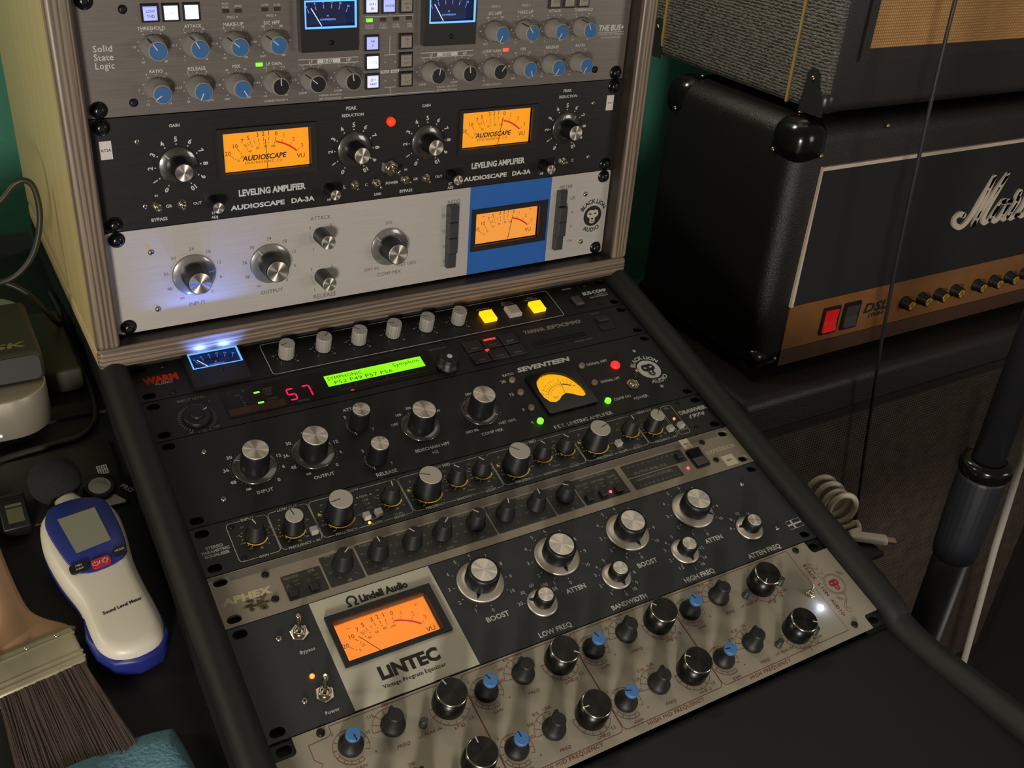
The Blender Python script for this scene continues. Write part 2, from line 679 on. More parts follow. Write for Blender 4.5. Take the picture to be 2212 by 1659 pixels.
# ------------------------------------------------------------------ desk
LAM = mat('black_laminate', srgb(12, 11, 10), 0.6, bump=0.12, scale=700, vary=0.25)
LAM2 = mat('black_ash', srgb(24, 23, 23), 0.55, bump=0.15, scale=300, vary=0.3, stretch=(1, 8, 1))
desk = thing('studio_desk', 'black studio desk with sloped rack bays and thick rubber edging', 'desk', (0, 0, FLOOR_Z))
def dz(p):                                    # world mm -> desk local mm
    return (p[0], p[1], p[2] - FLOOR_Z)
def prism_x(name, prof, x0, x1, material, parent, lift=FLOOR_Z):
    n = len(prof)
    vs = [(x0, y, z - lift) for y, z in prof] + [(x1, y, z - lift) for y, z in prof]
    fs = [tuple(range(n - 1, -1, -1)), tuple(range(n, 2 * n))] + [(i, (i + 1) % n, (i + 1) % n + n, i + n) for i in range(n)]
    m = MB().add(vs, fs)
    me = m.mesh(name, material)
    bm = bmesh.new(); bm.from_mesh(me); bmesh.ops.recalc_face_normals(bm, faces=bm.faces)
    bmesh.ops.triangulate(bm, faces=[f for f in bm.faces if len(f.verts) > 4]); bm.to_mesh(me); bm.free()
    return put(name, me, parent)
def sl(v, h):
    p = on_slope(0, v, h)
    return (p[1], p[2])
side_prof = [(360, -4), sl(-16, -6), sl(455, -6), (-470, -139), (-900, -133), (-900, -230), (-420, -330), (-300, FLOOR_Z), (360, FLOOR_Z)]
prism_x('side_panel', side_prof, 241.8, 263, LAM2, desk)
prism_x('side_panel', side_prof, -263, -241.8, LAM2, desk)
edge = [(360, 6), (120, 6), (30, 5), sl(-4, 3), sl(40, 4), sl(140, 4), sl(240, 4), sl(340, 4), sl(425, 4), (-432, -127), (-470, -131), (-560, -128), (-700, -126), (-900, -126)]
for x in (-252.5, 252.5):
    p = smooth_path([dz((x, y, z)) for y, z in edge], 5)
    MB().tube(p, 11.5, 16).build('rubber_edge', BLACK_RUB, desk)
prism_x('top_shelf', [(360, 4), (-2, 4), (-2, -18), (360, -18)], -241.8, 241.8, LAM, desk)
prism_x('desktop', [sl(446, -6), sl(446, -30), (-900, -168), (-900, -140)], -241.8, 241.8, LAM, desk)
prism_x('rack_backing', [sl(-4, -38), sl(448, -38), sl(448, -44), sl(-4, -44)], -241.5, 241.5, PIT, desk)
for x0, x1 in ((-241.5, -222), (222, 241.5)):
    prism_x('rack_rail', [sl(-4, -4.5), sl(446, -4.5), sl(446, -8), sl(-4, -8)], x0, x1, PIT, desk)
# left side bay: sloped cover board, shelf behind it
prism_x('bay_cover', [sl(0, -30), sl(700, -30), sl(700, -52), sl(0, -52)], -760, -263.2, LAM, desk)
prism_x('bay_shelf', [(410, -31), (-9, -31), (-9, -52), (410, -52)], -760, -263.2, LAM, desk)
prism_x('side_ledge', [(-262, -134.5), (-356, -134.5), (-356, -139), (-262, -139)], 263.2, 322, LAM, desk)

# ------------------------------------------------------------------ plywood rack case
case = thing('rack_case', 'plywood rack case with striped brown edges standing on the desk', 'rack case', (0, 0, 6.2))
EDGE_V = wave_mat('ply_edge_upright', srgb(88, 76, 66), srgb(142, 126, 108), 78, 'X', 0.38, 7.0, dscale=2.5, mapscale=(1, 0.3, 0.02))
EDGE_H = wave_mat('ply_edge_flat', srgb(86, 74, 64), srgb(140, 124, 106), 78, 'Z', 0.36, 7.0, dscale=2.5, mapscale=(0.02, 0.3, 1))
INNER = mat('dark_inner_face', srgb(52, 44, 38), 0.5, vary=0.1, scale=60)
BIRCH = wave_mat('birch_face', srgb(196, 178, 128), srgb(202, 184, 134), 9, 'Y', 0.34, 5.0, dscale=1.2, mapscale=(1, 1, 0.15))
def ply(name, x0, x1, y0, y1, z0, z1, edge_m, face_m, r=4.0, inner=None):
    me = MB().box(x0, x1, y0, y1, z0 - 6.2, z1 - 6.2).mesh(name, face_m)
    bevel_mesh(me, r, 4)
    me.materials.append(edge_m)
    for p in me.polygons:
        if p.center.y < (y0 + r * 1.2) * MM:
            p.material_index = 1
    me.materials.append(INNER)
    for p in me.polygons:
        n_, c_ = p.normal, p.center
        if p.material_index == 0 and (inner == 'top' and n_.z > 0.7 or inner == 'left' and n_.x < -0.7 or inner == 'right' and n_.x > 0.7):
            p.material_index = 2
    return put(name, me, case)
FRONT = -13.0
ply('side_panel', -263.5, -244.6, FRONT, 352, 24.6, 420, EDGE_V, BIRCH, 4, 'right')
ply('side_panel', 241.2, 259.5, FRONT, 352, 24.6, 420, EDGE_V, BIRCH, 4, 'left')
ply('bottom_panel', -263.5, 260.1, FRONT, 352, 6.2, 24.5, EDGE_H, BIRCH, 4, 'top')
ply('top_panel', -263.5, 260.1, FRONT, 352, 420.1, 438.5, EDGE_H, BIRCH, 4)
MB().box(-244.4, 241.0, 340, 350, 18.4, 413.6).build('back_panel', PIT, case)

# ------------------------------------------------------------------ knob kinds (shared meshes)
KN = {}
def knob_kind(key):
    if key in KN:
        return KN[key]
    parts = []
    def fin(name, mb, m):
        parts.append((name, mb.mesh(name, m)))
    st = key.split(':')
    k = st[0]
    if k == 'tall':                                   # grey ribbed body, coloured cap
        capm = mat('blue_cap', srgb(52, 104, 158), 0.45) if st[1] == 'blue' else mat('black_cap', srgb(22, 22, 23), 0.4)
        body = mat('grey_knob', srgb(150, 146, 138), 0.42, vary=0.05, scale=300)
        b = MB().lathe([(9.0, 0), (9.0, 3.2), (8.0, 4.0), (7.0, 15.0), (6.6, 15.6)], 48, flute=(24, 0.55, 0, 1))
        fin('body', b, body)
        fin('cap', MB().lathe([(6.1, 15.55), (6.1, 16.0), (5.8, 16.3)], 32), capm)
        fin('pointer', MB().box(-0.38, 0.38, 1.0, 6.2, 16.3, 16.45), WHITE_PR)
        vs = []
        for w in (-0.4, 0.4):
            vs += [(w, 8.15, 4.0), (w, 7.15, 15.0)]
        fin('side_line', MB().add(vs, [(0, 2, 3, 1)]), DARK_PR)
    elif k == 'skirted':                              # fluted black body, spun cap, clear skirt
        R, rb, rc, h = float(st[1]), float(st[2]), float(st[3]), float(st[4])
        dark = st[5] == 'dark'
        fin('body', MB().lathe([(rb + 0.5, 0.5), (rb + 0.4, 2.5), (rc + 0.75, h - 1.2), (rc + 0.3, h - 0.5)], 72, flute=(36, 0.45, 0, 2)), BLACK_PL)
        fin('skirt', MB().lathe([(R, 0.5), (R, 1.2), (R - 0.8, 1.7), (rb + 1.5, 2.6)], 48), SKIRT_DK if dark else SKIRT_CLR)
        fin('cap', MB().lathe([(rc, h - 1.6), (rc, h - 0.35), (rc - 0.35, h)], 48), SPUN)
        fin('pointer', MB().add([(-0.32, rb + 1.6, 2.75), (0.32, rb + 1.6, 2.75), (0.32, R - 0.9, 1.85), (-0.32, R - 0.9, 1.85)], [(0, 1, 2, 3)]), WHITE_PR)
    elif k == 'slim':                                 # small fluted black body, spun cap with a ring mark
        rc, h = float(st[1]), float(st[2])
        fin('body', MB().lathe([(rc + 0.9, 0.4), (rc + 0.9, 1.5), (rc + 0.45, h - 2.0), (rc + 0.2, h - 1.6)], 64, flute=(28, 0.4, 0, 2)), BLACK_PL)
        fin('cap', MB().lathe([(rc, h - 1.9), (rc, h - 0.3), (rc - 0.3, h)], 40), SPUN)
        fin('pointer', MB().plate(circle(0, rc - 1.7, 0.85, 14), [circle(0, rc - 1.7, 0.5, 12)], h + 0.02, h + 0.08), DARK_PR)
    elif k == 'scallop':                              # grey scalloped knob
        g = mat('grey_alloy', srgb(168, 165, 158), 0.38, 0.25)
        fin('body', MB().lathe([(6.9, 0.6), (6.9, 14.6), (6.7, 15.2)], 64, flute=(16, 0.5, 0, 2)), g)
        fin('pointer', MB().box(-0.28, 0.28, 0.4, 6.0, 15.2, 15.32), DARK_PR)
    elif k == 'cone':                                 # black tapered body with pale cap
        rb, rc, h = float(st[1]), float(st[2]), float(st[3])
        fin('body', MB().lathe([(rb, 0.4), (rb, 1.6), (rb - 0.7, 2.6), (rc + 0.5, h - 1.0), (rc + 0.1, h - 0.7)], 48, flute=(24, 0.3, 1, 3)), BLACK_PL)
        fin('cap', MB().lathe([(rc, h - 0.9), (rc, h - 0.25), (rc - 0.3, h)], 36), mat('pale_cap', srgb(176, 172, 160), 0.5))
        fin('pointer', MB().box(-0.3, 0.3, 0.6, rc - 0.2, h, h + 0.12), DARK_PR)
    elif k == 'step':                                 # small black stepped knob with white line
        rb, rt, h = float(st[1]), float(st[2]), float(st[3])
        fin('body', MB().lathe([(rb, 0.4), (rb, 1.4), (rb - 0.7, 2.4), (rb - 1.2, h * 0.55), (rt + 0.35, h * 0.62), (rt, h - 0.6), (rt - 0.5, h)], 40, flute=(20, 0.25, 1, 3)), mat('soft_black', srgb(22, 21, 21), 0.52))
        fin('pointer', MB().box(-0.38, 0.38, 0.4, rt - 0.3, h, h + 0.12), WHITE_PR)
    elif k == 'aluskirt':                             # knurled black body on an aluminium skirt
        R, rb, rc, h = float(st[1]), float(st[2]), float(st[3]), float(st[4])
        fin('body', MB().lathe([(rb, 3.2), (rb, h - 3), (rb - 0.9, h - 0.6), (rc + 0.5, h - 0.25)], 88, flute=(44, 0.5, 0, 1)), BLACK_PL)
        fin('skirt', MB().lathe([(R - 0.4, 0.3), (R, 0.8), (R, 1.6), (R - 0.8, 2.3), (rb + 0.2, 3.9)], 56), mat('skirt_aluminium', srgb(222, 214, 200), 0.36, 0.75, aniso=0.5))
        fin('cap', MB().lathe([(rc, h - 0.8), (rc, h - 0.2), (rc - 0.3, h)], 44), SPUN)
        fin('pointer', MB().plate([(-1.9, rb - 0.2), (1.9, rb - 0.2), (0, R - 1.2)], [], 2.6, 3.9), BLACK_PL)
    elif k == 'gain':                                 # flared black skirt, blue cap
        blue = mat('bright_blue_cap', srgb(66, 122, 186), 0.42)
        fin('body', MB().lathe([(8.4, 0.3), (8.4, 2.6), (7.6, 4.4), (5.6, 6.2), (5.0, 13.4), (5.0, 14.2)], 40), mat('soft_black', srgb(22, 21, 21), 0.52))
        fin('cap', MB().lathe([(4.9, 14.1), (4.9, 16.6), (4.5, 17.0)], 32), blue)
        fin('pointer', MB().box(-0.42, 0.42, 0.6, 4.95, 16.4, 17.12), DARK_PR)
    elif k == 'freq':                                 # flared black skirt, winged black top
        sb = mat('soft_black', srgb(22, 21, 21), 0.52)
        fin('body', MB().lathe([(8.4, 0.3), (8.4, 2.6), (7.6, 4.4), (5.9, 6.2), (5.3, 14.4), (4.8, 15.4), (4.2, 16.0)], 40), sb)
        fin('pointer', MB().plate([(-2.0, 2), (2.0, 2), (1.1, 7.0), (-1.1, 7.0)], [], 5.4, 15.2), sb)
    elif k == 'barrel':                               # wide black barrel with a bright rim
        fin('body', MB().lathe([(11.6, 0.4), (11.6, 3.0), (11.0, 17.0)], 72, flute=(36, 0.22, 0, 1)), mat('black_anodised', srgb(26, 25, 24), 0.3, 0.5))
        fin('rim', MB().lathe([(11.0, 16.9), (10.9, 17.2), (10.3, 18.0), (10.0, 18.02)], 56), CHROME)
        fin('cap', MB().lathe([(10.2, 17.6), (10.15, 18.06)], 56), SPUN_BLK)
        fin('pointer', MB().box(-0.35, 0.35, 6.4, 10.6, 18.06, 18.2), WHITE_PR)
    elif k == 'flat':
        fin('body', MB().lathe([(11.0, 0.3), (11.0, 3.2), (10.4, 4.0), (6.0, 4.2)], 48), BLACK_PL)
        fin('cap', MB().lathe([(5.4, 4.0), (5.0, 6.2)], 32), BLACK_PL)
        fin('pointer', MB().box(-0.4, 0.4, 6.6, 10.4, 4.1, 4.3), WHITE_PR)
    elif k == 'dial':
        fin('body', MB().lathe([(10.6, 0.3), (10.6, 3.6), (9.2, 4.2), (9.2, 10.6), (8.4, 11.8)], 56, flute=(40, 0.25, 2, 3)), BLACK_PL)
        fin('cap', MB().lathe([(2.5, 11.7), (2.4, 12.0)], 20), WHITE_PR)
    KN[key] = parts
    return parts

def knob(unit, key, x, y, ang=0.0, label=None):
    ps = knob_kind(key)
    b = put('knob', ps[0][1], unit, (x, y, 0), -ang)
    if label:
        b['label'] = label
    for n, me in ps[1:]:
        put(n, me, b)
    return b

SHARED = {}
def shared(key, maker):
    if key not in SHARED:
        SHARED[key] = maker()
    return SHARED[key]

def screw(unit, x, y, r=2.1, m=None, z=0.0, kind='cross', h=None):
    m = m or SCREW_ST
    h = h if h is not None else r * 0.55
    def mk():
        b = MB().lathe([(r, 0), (r * 0.97, h * 0.45), (r * 0.75, h * 0.85), (r * 0.42, h)], 20)
        return b.mesh('screw', m)
    def mk2():
        q = MB()
        if kind == 'cross':
            q.box(-r * 0.5, r * 0.5, -r * 0.12, r * 0.12, h - 0.05, h + 0.06)
            q.box(-r * 0.12, r * 0.12, -r * 0.5, r * 0.5, h - 0.05, h + 0.05)
        else:
            q.lathe([(r * 0.42, h - 0.05), (r * 0.40, h + 0.05)], 6)
        return q.mesh('drive', PIT)
    o = put('screw', shared(('scr', r, m.name, h), mk), unit, (x, y, z), random.uniform(0, 60))
    put('drive', shared(('drv', r, kind, h), mk2), o)
    return o

def rack_screw(unit, x, y):
    def mk():
        return MB().lathe([(6.3, 0.0), (6.3, 0.8), (6.0, 1.1), (5.0, 1.3), (5.0, 1.9), (4.7, 3.4), (3.6, 4.6), (1.9, 5.1)], 32).mesh('rack_screw', SCREW_BLK)
    def mk2():
        return MB().lathe([(1.7, 5.05), (1.6, 5.2)], 6).mesh('drive', PIT)
    o = put('rack_screw', shared('rackscrew', mk), unit, (x, y, 0), random.uniform(0, 60))
    put('drive', shared('rackdrive', mk2), o)
    return o

def toggle(unit, x, y, scale=1.0, lean=(0, 20), name='toggle_switch', reach=1.0):
    """nut, bushing and lever; lean in degrees towards +x, +y"""
    def mk():
        m = MB()
        m.lathe([(5.6, 0), (5.6, 1.7), (5.2, 2.0)], 6, smooth=False)
        return m.mesh(name, CHROME)
    def mk2():
        return MB().lathe([(3.6, 1.9), (3.6, 4.2), (2.2, 4.3), (2.0, 3.0)], 24).mesh('bushing', CHROME)
    def mk3():
        return MB().lathe([(1.0, 0), (1.25, 6), (1.7, 12.5), (1.6, 13.6), (0.8, 14.2)], 16).mesh('lever', CHROME)
    o = put(name, shared('tognut', mk), unit, (x, y, 0), random.uniform(0, 50))
    o.scale = (scale,) * 3
    put('bushing', shared('togbush', mk2), o)
    l = put('lever', shared('toglev', mk3), o, (0, 0, 3.2))
    l.scale = (1, 1, reach)
    rz = -o.rotation_euler.z
    lx, ly = math.radians(lean[0]), math.radians(lean[1])
    v = Vector((math.sin(lx), math.sin(ly), 1.0)).normalized()
    v.rotate(Matrix.Rotation(rz, 3, 'Z'))
    l.rotation_euler = v.to_track_quat('Z', 'Y').to_euler()
    return o

def led(unit, x, y, m, r=1.3, h=1.4, name='indicator_light'):
    def mk():
        return MB().lathe([(r, 0), (r, h * 0.5), (r * 0.72, h * 0.88), (r * 0.3, h)], 18).mesh(name, m)
    return put(name, shared(('led', r, h, m.name), mk), unit, (x, y, 0.0))

def slot(u, y, w=10.4, h=6.6):
    return rounded(u - w / 2, u + w / 2, y - h / 2, y + h / 2, h / 2 - 0.05, 5)

def unit_on_slope(name, label, cat, v0, ht):
    return thing(name, label, cat, on_slope(0, v0 + ht / 2, 0), SLOPE)

def unit_upright(name, label, cat, v0, ht):
    return thing(name, label, cat, (UX, UY, UZ - v0 - ht / 2), UPRIGHT)

def panel(unit, ht, m, holes=(), slots=True, t=3.0, outline=None, slot_m=None):
    hs = [list(h) for h in holes]
    y = ht / 2 - 6.35
    if slots:
        for sx in (-1, 1):
            for sy in (-1, 1):
                hs.append(slot(sx * 232.5, sy * y))
    o = MB().plate(outline or rect(-241.2, 241.2, -ht / 2 + 0.4, ht / 2 - 0.4), hs, -t, 0).build('panel', m, unit)
    return o

def chassis(unit, ht, depth=28):
    return MB().box(-218, 218, -ht / 2 + 1, ht / 2 - 1, -depth, -16).build('chassis', PIT, unit)

# ------------------------------------------------------------------ meters
VU_MARKS = [('20', .06), ('10', .145), ('7', .23), ('5', .30), ('3', .405), ('2', .47), ('1', .535), ('0', .62)]
VU_RED = [('1', .71), ('2', .82), ('3', .92)]
def vu_meter(unit, fx0, fx1, fy0, fy1, wx0, wx1, wy0, wy1, face, needle, brand=None, vu=(0.90, 0.24), deep=1.6, frame_m=None, signs=False, ink=None):
    ink = ink or mat('meter_ink', srgb(70, 32, 4), 0.6)
    redink = emit('meter_red_' + face.name, srgb(205, 30, 16), 0.5)
    o = MB().plate(rect(fx0, fx1, fy0, fy1), [rect(wx0, wx1, wy0, wy1)], 0.1, 2.6).build('vu_meter', frame_m or BLACK_PL, unit)
    wb = MB()
    t = 0.8
    for a in (rect(wx0 - t, wx0, wy0 - t, wy1 + t), rect(wx1, wx1 + t, wy0 - t, wy1 + t), rect(wx0, wx1, wy0 - t, wy0), rect(wx0, wx1, wy1, wy1 + t)):
        wb.plate(a, [], -deep - 1, 0.05)
    wb.build('meter_well', mat('meter_well_' + face.name, srgb(150, 110, 60), 0.5), o)
    MB().box(wx0 - t, wx1 + t, wy0 - t, wy1 + t, -deep - 1.4, -deep - 1.0).build('dial', face, o)
    W, H = wx1 - wx0, wy1 - wy0
    p, q = Print(), Print()
    Rr = 0.60 * W - 0.19 * H
    cx, cy = (wx0 + wx1) / 2, wy1 - 0.11 * H - 0.60 * W
    def ap(fr, r):
        return math.degrees(math.asin(max(-0.95, min(0.95, (fr - .5) / .6))))
    for s, fr in VU_MARKS:
        a = ap(fr, Rr)
        p.ticks(cx, cy, Rr, Rr + 0.10 * H, [a], 0.35)
        p.text(s, *pol(cx, cy, Rr + 0.19 * H, a), h=0.105 * H, anchor='c', bold=0.0)
        p.dot(*pol(cx, cy, Rr - 0.05 * H, a), 0.4, 8)
    p.ticks(cx, cy, Rr, Rr + 0.08 * H, [ap(f, Rr) for f in (.245, .27, .35)], 0.3)
    for i, s in enumerate(('0', '20', '40', '60', '80', '100')):
        p.text(s, *pol(cx, cy, Rr - 0.13 * H, ap((.07, .13, .25, .37, .49, .60)[i], Rr)), h=0.062 * H, anchor='c', bold=0.0)
    for s, fr in VU_RED:
        a = ap(fr, Rr)
        q.ticks(cx, cy, Rr, Rr + 0.10 * H, [a], 0.35)
        q.text(s, *pol(cx, cy, Rr + 0.19 * H, a), h=0.105 * H, anchor='c', bold=0.0)
    q.arc(cx, cy, Rr - 0.3, ap(.63, Rr), ap(.915, Rr), 1.35, 14)
    p.text('VU', wx0 + vu[0] * W, wy0 + vu[1] * H, h=0.115 * H, anchor='c', bold=0.004)
    if brand:
        p.text(brand[0], cx - 0.03 * W, wy0 + 0.31 * H, w=0.50 * W, anchor='c', slant=0.22, bold=0.03)
        p.text(brand[1], cx - 0.03 * W, wy0 + 0.185 * H, w=0.45 * W, anchor='c', bold=0.0, track=0.18)
    if signs:
        p.line([(wx0 + 0.13 * W, wy1 - 0.16 * H), (wx0 + 0.17 * W, wy1 - 0.16 * H)], 0.3)
        q.line([(wx0 + 0.865 * W, wy1 - 0.13 * H), (wx0 + 0.905 * W, wy1 - 0.13 * H)], 0.35)
        q.line([(wx0 + 0.885 * W, wy1 - 0.09 * H), (wx0 + 0.885 * W, wy1 - 0.17 * H)], 0.35)
    p.build(ink, o, 'scale', -deep - 0.9)
    q.build(redink, o, 'red_scale', -deep - 0.88)
    a = needle
    tip = pol(cx, cy, Rr + 0.06 * H, a)
    root = pol(cx, cy, (wy0 - cy) / max(0.2, math.cos(math.radians(a))) + 0.3, a)
    MB().ribbon([root, tip], 0.38, -deep + 0.6, -deep + 0.9).build('needle', ink, o)
    MB().box(wx0, wx1, wy0, wy1, 1.0, 1.5).build('glass', GLASS, o)
    return o

def blue_meter(unit, hx0, hx1, hy0, hy1, wx0, wx1, wy0, wy1, z, needle, screw_at=None):
    """black moulded meter with an edge-lit blue window"""
    body = mat('meter_black', srgb(27, 26, 26), 0.42)
    o = MB().plate(rect(hx0, hx1, hy0, hy1), [rect(wx0, wx1, wy0, wy1)], 0.1, z).build('level_meter', body, unit)
    MB().box(wx0, wx1, wy0, wy1, 0.2, 0.6).build('dial', emit('blue_dial', (0.001, 0.004, 0.035, 1), 1.0, (0.002, 0.003, 0.008, 1)), o)
    rim = MB()
    t = 1.3
    rim.plate(rect(wx0, wx1, wy0, wy1), [rect(wx0 + t, wx1 - t, wy0 + t, wy1 - t)], z - 1.6, z - 0.3)
    rim.build('lit_rim', emit('blue_rim', (0.10, 0.35, 1.0, 1), 1.5), o)
    p = Print()
    cx, cy = (wx0 + wx1) / 2, wy0 - 0.55 * (wx1 - wx0)
    R_ = (wy1 - cy) - 4.2
    p.ticks(cx, cy, R_ - 3.2, R_, span(-24, 24, 6), 0.4)
    for i, a in enumerate(span(-24, 24, 6)):
        p.text(('0', '4', '8', '12', '16', '20')[i], *pol(cx, cy, R_ + 1.7, a), h=1.7, anchor='c')
    p.text('dB', cx, wy0 + 8.2, h=1.1, anchor='c')
    p.text('COMPRESSION', cx, wy0 + 5.4, w=13, anchor='c')
    p.build(emit('blue_ink', (0.25, 0.42, 1.0, 1), 0.6), o, 'scale', 0.75)
    MB().ribbon([pol(cx, cy, wy0 - cy + 1.2, needle * 0.62), pol(cx, cy, R_ - 0.5, needle)], 0.5, 1.4, 1.7).build('needle', emit('blue_needle', (0.55, 0.80, 1.0, 1), 1.2), o)
    MB().box(wx0 + 0.05, wx1 - 0.05, wy0 + 0.05, wy1 - 0.05, z - 0.28, z - 0.1).build('glass', GLASS, o)
    if screw_at:
        s = put('adjuster', shared('mscr', lambda: MB().lathe([(2.0, 0), (1.9, 0.5), (1.2, 0.9)], 18).mesh('adjuster', SCREW_BLK)), o, (screw_at[0], screw_at[1], z))
    return o

# lion emblem: disc with a broad maned face, unit size
LION = [(-.62, .48), (-.36, .66), (-.12, .60), (0, .64), (.12, .60), (.36, .66), (.62, .48), (.72, .12), (.58, -.10), (.36, -.18), (.30, -.44), (.34, -.62), (.18, -.78), (0, -.82), (-.18, -.78), (-.34, -.62), (-.30, -.44), (-.36, -.18), (-.58, -.10), (-.72, .12)]
LION_DK = [[(-.46, .20), (-.18, .12), (-.16, .28), (-.42, .34)], [(.46, .20), (.18, .12), (.16, .28), (.42, .34)], [(-.17, -.22), (.17, -.22), (.05, -.42), (-.05, -.42)], [(-.03, -.42), (.03, -.42), (.03, -.58), (-.03, -.58)], [(-.20, -.56), (.20, -.56), (.16, -.64), (-.16, -.64)]]
def lion(pf, pb, cx, cy, r):
    """pf: print that carries the face colour, pb: print of the disc and dark marks"""
    pf.poly([(cx + x * r * 0.92, cy + y * r * 0.92) for x, y in LION])
    for q in LION_DK:
        pb.poly([(cx + x * r * 0.92, cy + y * r * 0.92) for x, y in q])
# ------------------------------------------------------------------ 1  grey two-channel bus compressor (upright case, top)
u = unit_upright('bus_compressor', 'grey brushed rack compressor with blue-capped knobs and two blue-lit meters, top of the case', 'compressor', 0, 88.9)
GREYP = mat('grey_brushed_panel', srgb(124, 118, 112), 0.42, 0.55, vary=0.10, scale=30, stretch=(1, 26, 1), bump=0.05)
panel(u, 88.9, GREYP, slots=False, holes=[slot(s * 232.5, -38.1) for s in (-1, 1)])
chassis(u, 88.9)
for sx in (-1, 1):
    for sy in (-1, 1):
        rack_screw(u, sx * 232.5, sy * 38.1)
for i, (x, a) in enumerate(zip((-189, -159, -129.2, -99.2, 97.6, 127.8, 157.8, 188), (-33, -28, -50, -50, -150, -38, -150, -22))):
    knob(u, 'tall:blue', x, 4.8, a)
for x, a in zip((-189, -159, -129.2, 128, 157.8, 188), (-122, -155, 150, 162, -150, -150)):
    knob(u, 'tall:blue', x, -26.1, a)
for x, a in zip((-99.2, -68.9, -38.9, 37.6, 67.4, 97.6), (0, -50, -8, 10, -5, 40)):
    knob(u, 'tall:black', x, -26.2, a)
blue_meter(u, -79, -31, -3.2, 43.5, -75.5, -32.5, 14.3, 35.5, 8, -20, (-54, 3.6))
blue_meter(u, 27, 75.4, -3.2, 43.5, 31.2, 74.3, 14.6, 35.8, 8, -20, (52, 4.2))
p, g = Print(), Print()
for x in (-189, -159, -129.2, -99.2, 97.6, 127.8, 157.8, 188):
    p.dots(x, 4.8, 11.0, span(-135, 135, 9), 0.42)
for x in (-189, -159, -129.2, -99.2, 97.6, 128, 157.8, 188, -68.9, -38.9, 37.6, 67.4):
    p.dots(x, -26.1, 11.0, span(-135, 135, 9), 0.42)
N1 = [(-189, 4.8, ('-20', '-12', '-4', '+4', '+12', '20')), (188, 4.8, ('-20', '-12', '-4', '+4', '+12', '20')),
      (-159, 4.8, ('.1', '.3', '1', '10', '20', '30')), (157.8, 4.8, ('.1', '.3', '1', '10', '20', '30')),
      (-129.2, 4.8, ('-10', '-4', '0', '+8', '+14', '+20')), (127.8, 4.8, ('-10', '-4', '0', '+8', '+14', '+20')),
      (-99.2, 4.8, ('OUT', '60', '120', '180', '240', '300')), (97.6, 4.8, ('OUT', '60', '120', '180', '240', '300')),
      (-189, -26.1, ('1.3', '2', '4', '10', '-2.5', '-.5')), (188, -26.1, ('1.3', '2', '4', '10', '-2.5', '-.5')),
      (-159, -26.1, ('.05', '.15', '.3', '.6', '1.2', 'AUTO')), (157.8, -26.1, ('.05', '.15', '.3', '.6', '1.2', 'AUTO')),
      (-129.2, -26.1, ('DRY', '20', '40', '60', '80', 'WET')), (128, -26.1, ('DRY', '20', '40', '60', '80', 'WET')),
      (-99.2, -26.1, ('-10', '-4.5', '-1.5', '+1.5', '+4.5', '+10')), (97.6, -26.1, ('-10', '-4.5', '-1.5', '+1.5', '+4.5', '+10')),
      (-68.9, -26.1, ('', '-9', '-3', '+3', '+9', '')), (-38.9, -26.1, ('', '-9', '-3', '+3', '+9', '')), (37.6, -26.1, ('', '-9', '-3', '+3', '+9', '')), (67.4, -26.1, ('', '-9', '-3', '+3', '+9', ''))]
for x, y, ts in N1:
    p.nums(x, y, 13.4, [(t, a) for t, a in zip(ts, (-142, -88, -32, 32, 88, 142)) if t], 1.5)
for t, x, y, w in [('THRESHOLD', -198.7, 16.8, 19.8), ('ATTACK', -165.3, 17.3, 12.7), ('MAKE-UP', -136.9, 17.3, 15.6), ('RATIO', -193.8, -13.8, 9.9), ('RELEASE', -165.8, -13.6, 13.6), ('MIX', -132, -13.5, 6.3),
                   ('S/C HPF', -105.6, 17.5, 12.9), ('LF GAIN', -105.3, -13.1, 12.7), ('S/C HPF', 91.1, 18.2, 13.2), ('MAKE-UP', 120.1, 18.4, 16), ('ATTACK', 152, 18.6, 12.9), ('THRESHOLD', 178.9, 18.7, 20.3), ('LF/HF GAIN', 87.2, -13.0, 18.7), ('MIX', 125.2, -12.7, 6.2), ('RELEASE', 151.9, -12.6, 13.9), ('RATIO', 184, -12.3, 10.7)]:
    p.text(t, x, y, w)
for t, x, y, w in [('2 CHANNEL, BUS COMPRESSOR', 207.5, -3.5, 29.5), ('& DYNAMIC EQUALISER', 211.1, -6.2, 22.4), ('PRESS \u25bc', -133.4, 22.9, 8.5), ('PRESS \u25bc', -103.3, 23.1, 8.1), ('POST', -136.4, 32.6, 5.1), ('D-EQ', -136.3, 30.4, 4.8), ('[FINE]', -127.2, 30.8, 5.6), ('COMP', -106.8, 31.1, 5.9), ('D-EQ', -96.8, 31, 5.1), ('PRESS \u25bc', 93.4, 24.2, 9), ('PRESS \u25bc', 123.7, 24.4, 8.9),
                   ('CLASSIC', -22.4, 13, 7.7), ('STEREO', -22.1, 11, 7.4), ('\u03a3 S/C', -9.4, 13.1, 6), ('STEREO', -9.9, 10.9, 7.2), ('DUAL', 2, 12.9, 6), ('MONO', 1.7, 11, 6.9), ('MID', 14.9, 13, 4.2), ('SIDE', 14.9, 11, 4.6),
                   ('COMP', -79.9, -37.2, 7.1), ('COMP', -50, -37.2, 7.3), ('COMP', 26.3, -37.2, 7.3), ('COMP', 56.7, -37, 7), ('\u25bc BAND ON/OFF \u25bc', -62.7, -40.1, 19.3), ('[SET FREQ/RANGE]', -63, -43, 19.5), ('\u25bc BAND ON/OFF \u25bc', 43.7, -40.3, 19.6), ('[SET FREQ/RANGE]', 43.5, -43, 19.6), ('G-SERIES ON/OFF \u25bc', -108.4, -41.3, 19.5), ('G-SERIES ON/OFF \u25bc', 88.7, -41.4, 19.4)]:
    p.text(t, x, y, w, bold=0.0)
